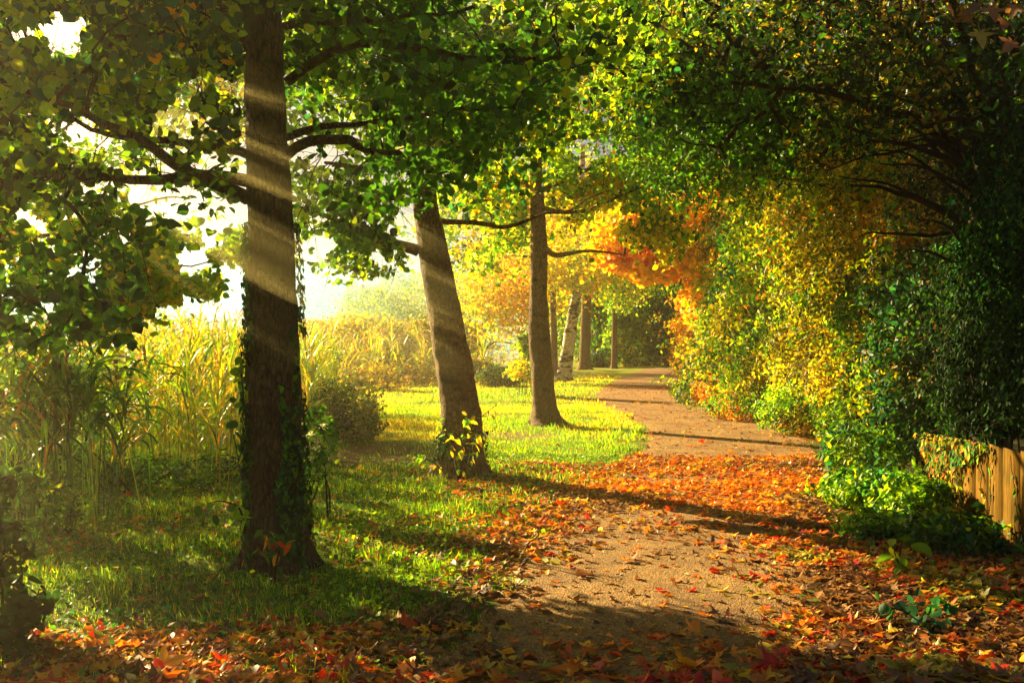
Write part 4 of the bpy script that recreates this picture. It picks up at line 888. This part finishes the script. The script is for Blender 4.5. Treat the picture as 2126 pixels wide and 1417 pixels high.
for cn in ('red', 'orange', 'gold', 'brown', 'olive'):
    for j in range(5):
        T = t_maple([.12, .3, .5, .2, .4][j], 20+j); V, f, idx = leafarr(np.zeros((1, 3)), np.eye(3)[None], [1.0], T)
        col = np.array([PAL[cn][j % len(PAL[cn])]]*len(idx))*rng.uniform(.85, 1.15, (len(idx), 1)); protos[cn, j] = (V, f, col)
pm = {}
cname = {'red': 'red', 'orange': 'orange', 'gold': 'golden yellow', 'brown': 'dry brown', 'olive': 'dull olive'}
def lone_leaf(p, size, cn, j, rot, label, tilt=.25):
    if (cn, j) not in pm:
        V, f, col = protos[cn, j]; o = mesh('fallen_leaf', V, f, M_litter, col=col); pm[cn, j] = o.data
    else:
        o = bpy.data.objects.new('fallen_leaf', pm[cn, j]); C.objects.link(o)
    o.location = [float(v) for v in p]; o.scale = (size,)*3; o.rotation_euler = (float(rng.normal()*tilt), float(rng.normal()*tilt), rot)
    tag(o, label, 'leaf', 'maple leaves fallen in the foreground'); return o
for q in near:
    p = P[q]; px = CX+p[0]/p[1]*F; d, s = pathdist(p[0], p[1]); d = float(d)
    fg = rng.random(); w = [.26, .30, .14, .22, .08] if d < -.4 or s < 0 else [.10, .08, .03, .60, .19]  # right-hand leaves mostly brown, the shade put into their colour
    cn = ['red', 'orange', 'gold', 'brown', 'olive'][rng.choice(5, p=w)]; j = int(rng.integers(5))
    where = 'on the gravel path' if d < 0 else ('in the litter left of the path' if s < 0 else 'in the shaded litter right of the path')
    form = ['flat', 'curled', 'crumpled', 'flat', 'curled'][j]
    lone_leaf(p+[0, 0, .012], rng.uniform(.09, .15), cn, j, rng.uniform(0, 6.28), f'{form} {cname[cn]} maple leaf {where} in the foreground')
for (x, y, sz, cn, j, lab) in [(335, 1392, .20, 'gold', 0, 'large golden maple leaf lit by the sun at the bottom left'), (1440, 1325, .15, 'orange', 1, 'lone bright orange maple leaf standing up on the shaded path'), (840, 1310, .15, 'red', 1, 'red orange maple leaf in the sunlit patch at the left path edge'),
                               (1320, 1152, .09, 'orange', 2, 'small orange leaf alone on bare brown gravel in the middle distance'), (1456, 920, .12, 'red', 4, 'lone red leaf lying on the sunlit path near the shadow streaks'), (1420, 1395, .15, 'orange', 3, 'orange maple leaf at the bottom edge right of the middle'), (2080, 1250, .13, 'red', 2, 'bright red leaf at the right edge among dark litter')]:
    p = gnd(x, y); p[2] = H(p[0], p[1])+.05; lone_leaf(p, sz, cn, j, rng.uniform(0, 6.28), lab, .5)

# ---------------------------------------------------------------- light, air, camera
l = bpy.data.lights.new('sun', 'SUN'); l.energy = 25.0; l.angle = math.radians(.5); l.color = (1.0, .75, .36)
lo = bpy.data.objects.new('sun', l); C.objects.link(lo); lo.rotation_euler = (-sd).to_track_quat('-Z', 'Y').to_euler(); lo.location = (-20, 20, 20)
w = bpy.data.worlds.new('World'); bpy.context.scene.world = w; w.use_nodes = True
N, L = w.node_tree.nodes, w.node_tree.links; bg = N['Background']
sky = N.new('ShaderNodeTexSky'); sky.sky_type = 'NISHITA'; sky.sun_disc = False; sky.sun_elevation = ELV; sky.sun_rotation = -AZ; sky.dust_density = 4; sky.air_density = 1.2
L.new(sky.outputs[0], bg.inputs['Color']); bg.inputs['Strength'].default_value = .085
def air(name, x0, x1, y0, y1, z1, dens, g, colr, label):
    V, Fc = box(((x0+x1)/2, (y0+y1)/2, z1/2-.5), ((x1-x0)/2, 0, 0), (0, (y1-y0)/2, 0), (0, 0, z1/2+.5))
    m, N, L = nodes(name+'_air'); out = N.new('ShaderNodeOutputMaterial'); v = N.new('ShaderNodeVolumeScatter')
    v.inputs['Color'].default_value = (*colr, 1); v.inputs['Density'].default_value = dens; v.inputs['Anisotropy'].default_value = g; L.new(v.outputs[0], out.inputs['Volume'])
    o = mesh(name, V, Fc, m); tag(o, label, 'haze', kind='structure'); return o
air('haze', -60, 60, -3, 44, 10, .0018, .72, (1, .86, .5), 'thin golden haze hanging in the air under the trees')
air('beam_haze', -4.6, .9, 3.6, 13, 5, .0022, .7, (1, .88, .5), 'light mist under the nearest trees in which the sunbeams show')
def beam(name, p, r, La, Lb_, dens, parent=None):  # dense haze spindle added along the sun direction to draw a light shaft
    m, N, L = nodes('beam_air'); o_ = N.new('ShaderNodeOutputMaterial'); v = N.new('ShaderNodeVolumeScatter'); v.inputs['Color'].default_value = (1, .84, .28, 1)
    v.inputs['Density'].default_value = dens; v.inputs['Anisotropy'].default_value = .6; L.new(v.outputs[0], o_.inputs['Volume'])
    sdn = np.array(sd); t = np.linspace(0, 1, 13); rr = r*np.sin(np.pi*(t*.98+.01))**.8; k = 14
    V, f = tube_arr(p[None]+sdn[None]*(La-(La+Lb_)*t)[:, None], rr, k); n0 = len(V)
    V = np.vstack([V, p+sdn*La, p-sdn*Lb_]); a = np.arange(k); f3 = np.concatenate([np.stack([np.full(k, n0), (a+1) % k, a], 1), np.stack([np.full(k, n0+1), 12*k+a, 12*k+(a+1) % k], 1)])
    return mesh(name, V, [f, f3], m, parent)
for i, (x, y, Y, r, La, Lb_) in enumerate(BEAMS):
    p = at(x, y, Y); ORG['sb'] = p
    e = beam('sunbeam', p, r*1.9, La, Lb_, .065); tag(e, kind='structure'); ORG[e.name] = np.zeros(3)
    beam('core', p+np.array([0, 0, r*.2]), r*1.25, La*.95, Lb_*.95, .085, e)
    beam('core', p+np.array([0, 0, r*.1]), r*.7, La*.9, Lb_*.9, .095, e)
air('lake_mist', -119, 1.5, 46, 190, 9, .009, .55, (.24, .58, 1), 'bright mist lying over the water beyond the lawn')
cam = bpy.data.cameras.new('camera'); co = bpy.data.objects.new('camera', cam); C.objects.link(co)
cam.sensor_width = 36; cam.lens = 36*F/2126; cam.clip_end = 3000; cam.shift_y = (HY-708.5)/2126
co.location = (0, 0, CH); co.rotation_euler = (math.radians(90), 0, 0)
sc = bpy.context.scene; sc.camera = co
sc.view_settings.view_transform = 'Standard'; sc.view_settings.look = 'None'; sc.view_settings.exposure = 0
sc.cycles.max_bounces = 5; sc.cycles.diffuse_bounces = 3; sc.cycles.glossy_bounces = 2; sc.cycles.transmission_bounces = 3; sc.cycles.volume_bounces = 0; sc.cycles.transparent_max_bounces = 4
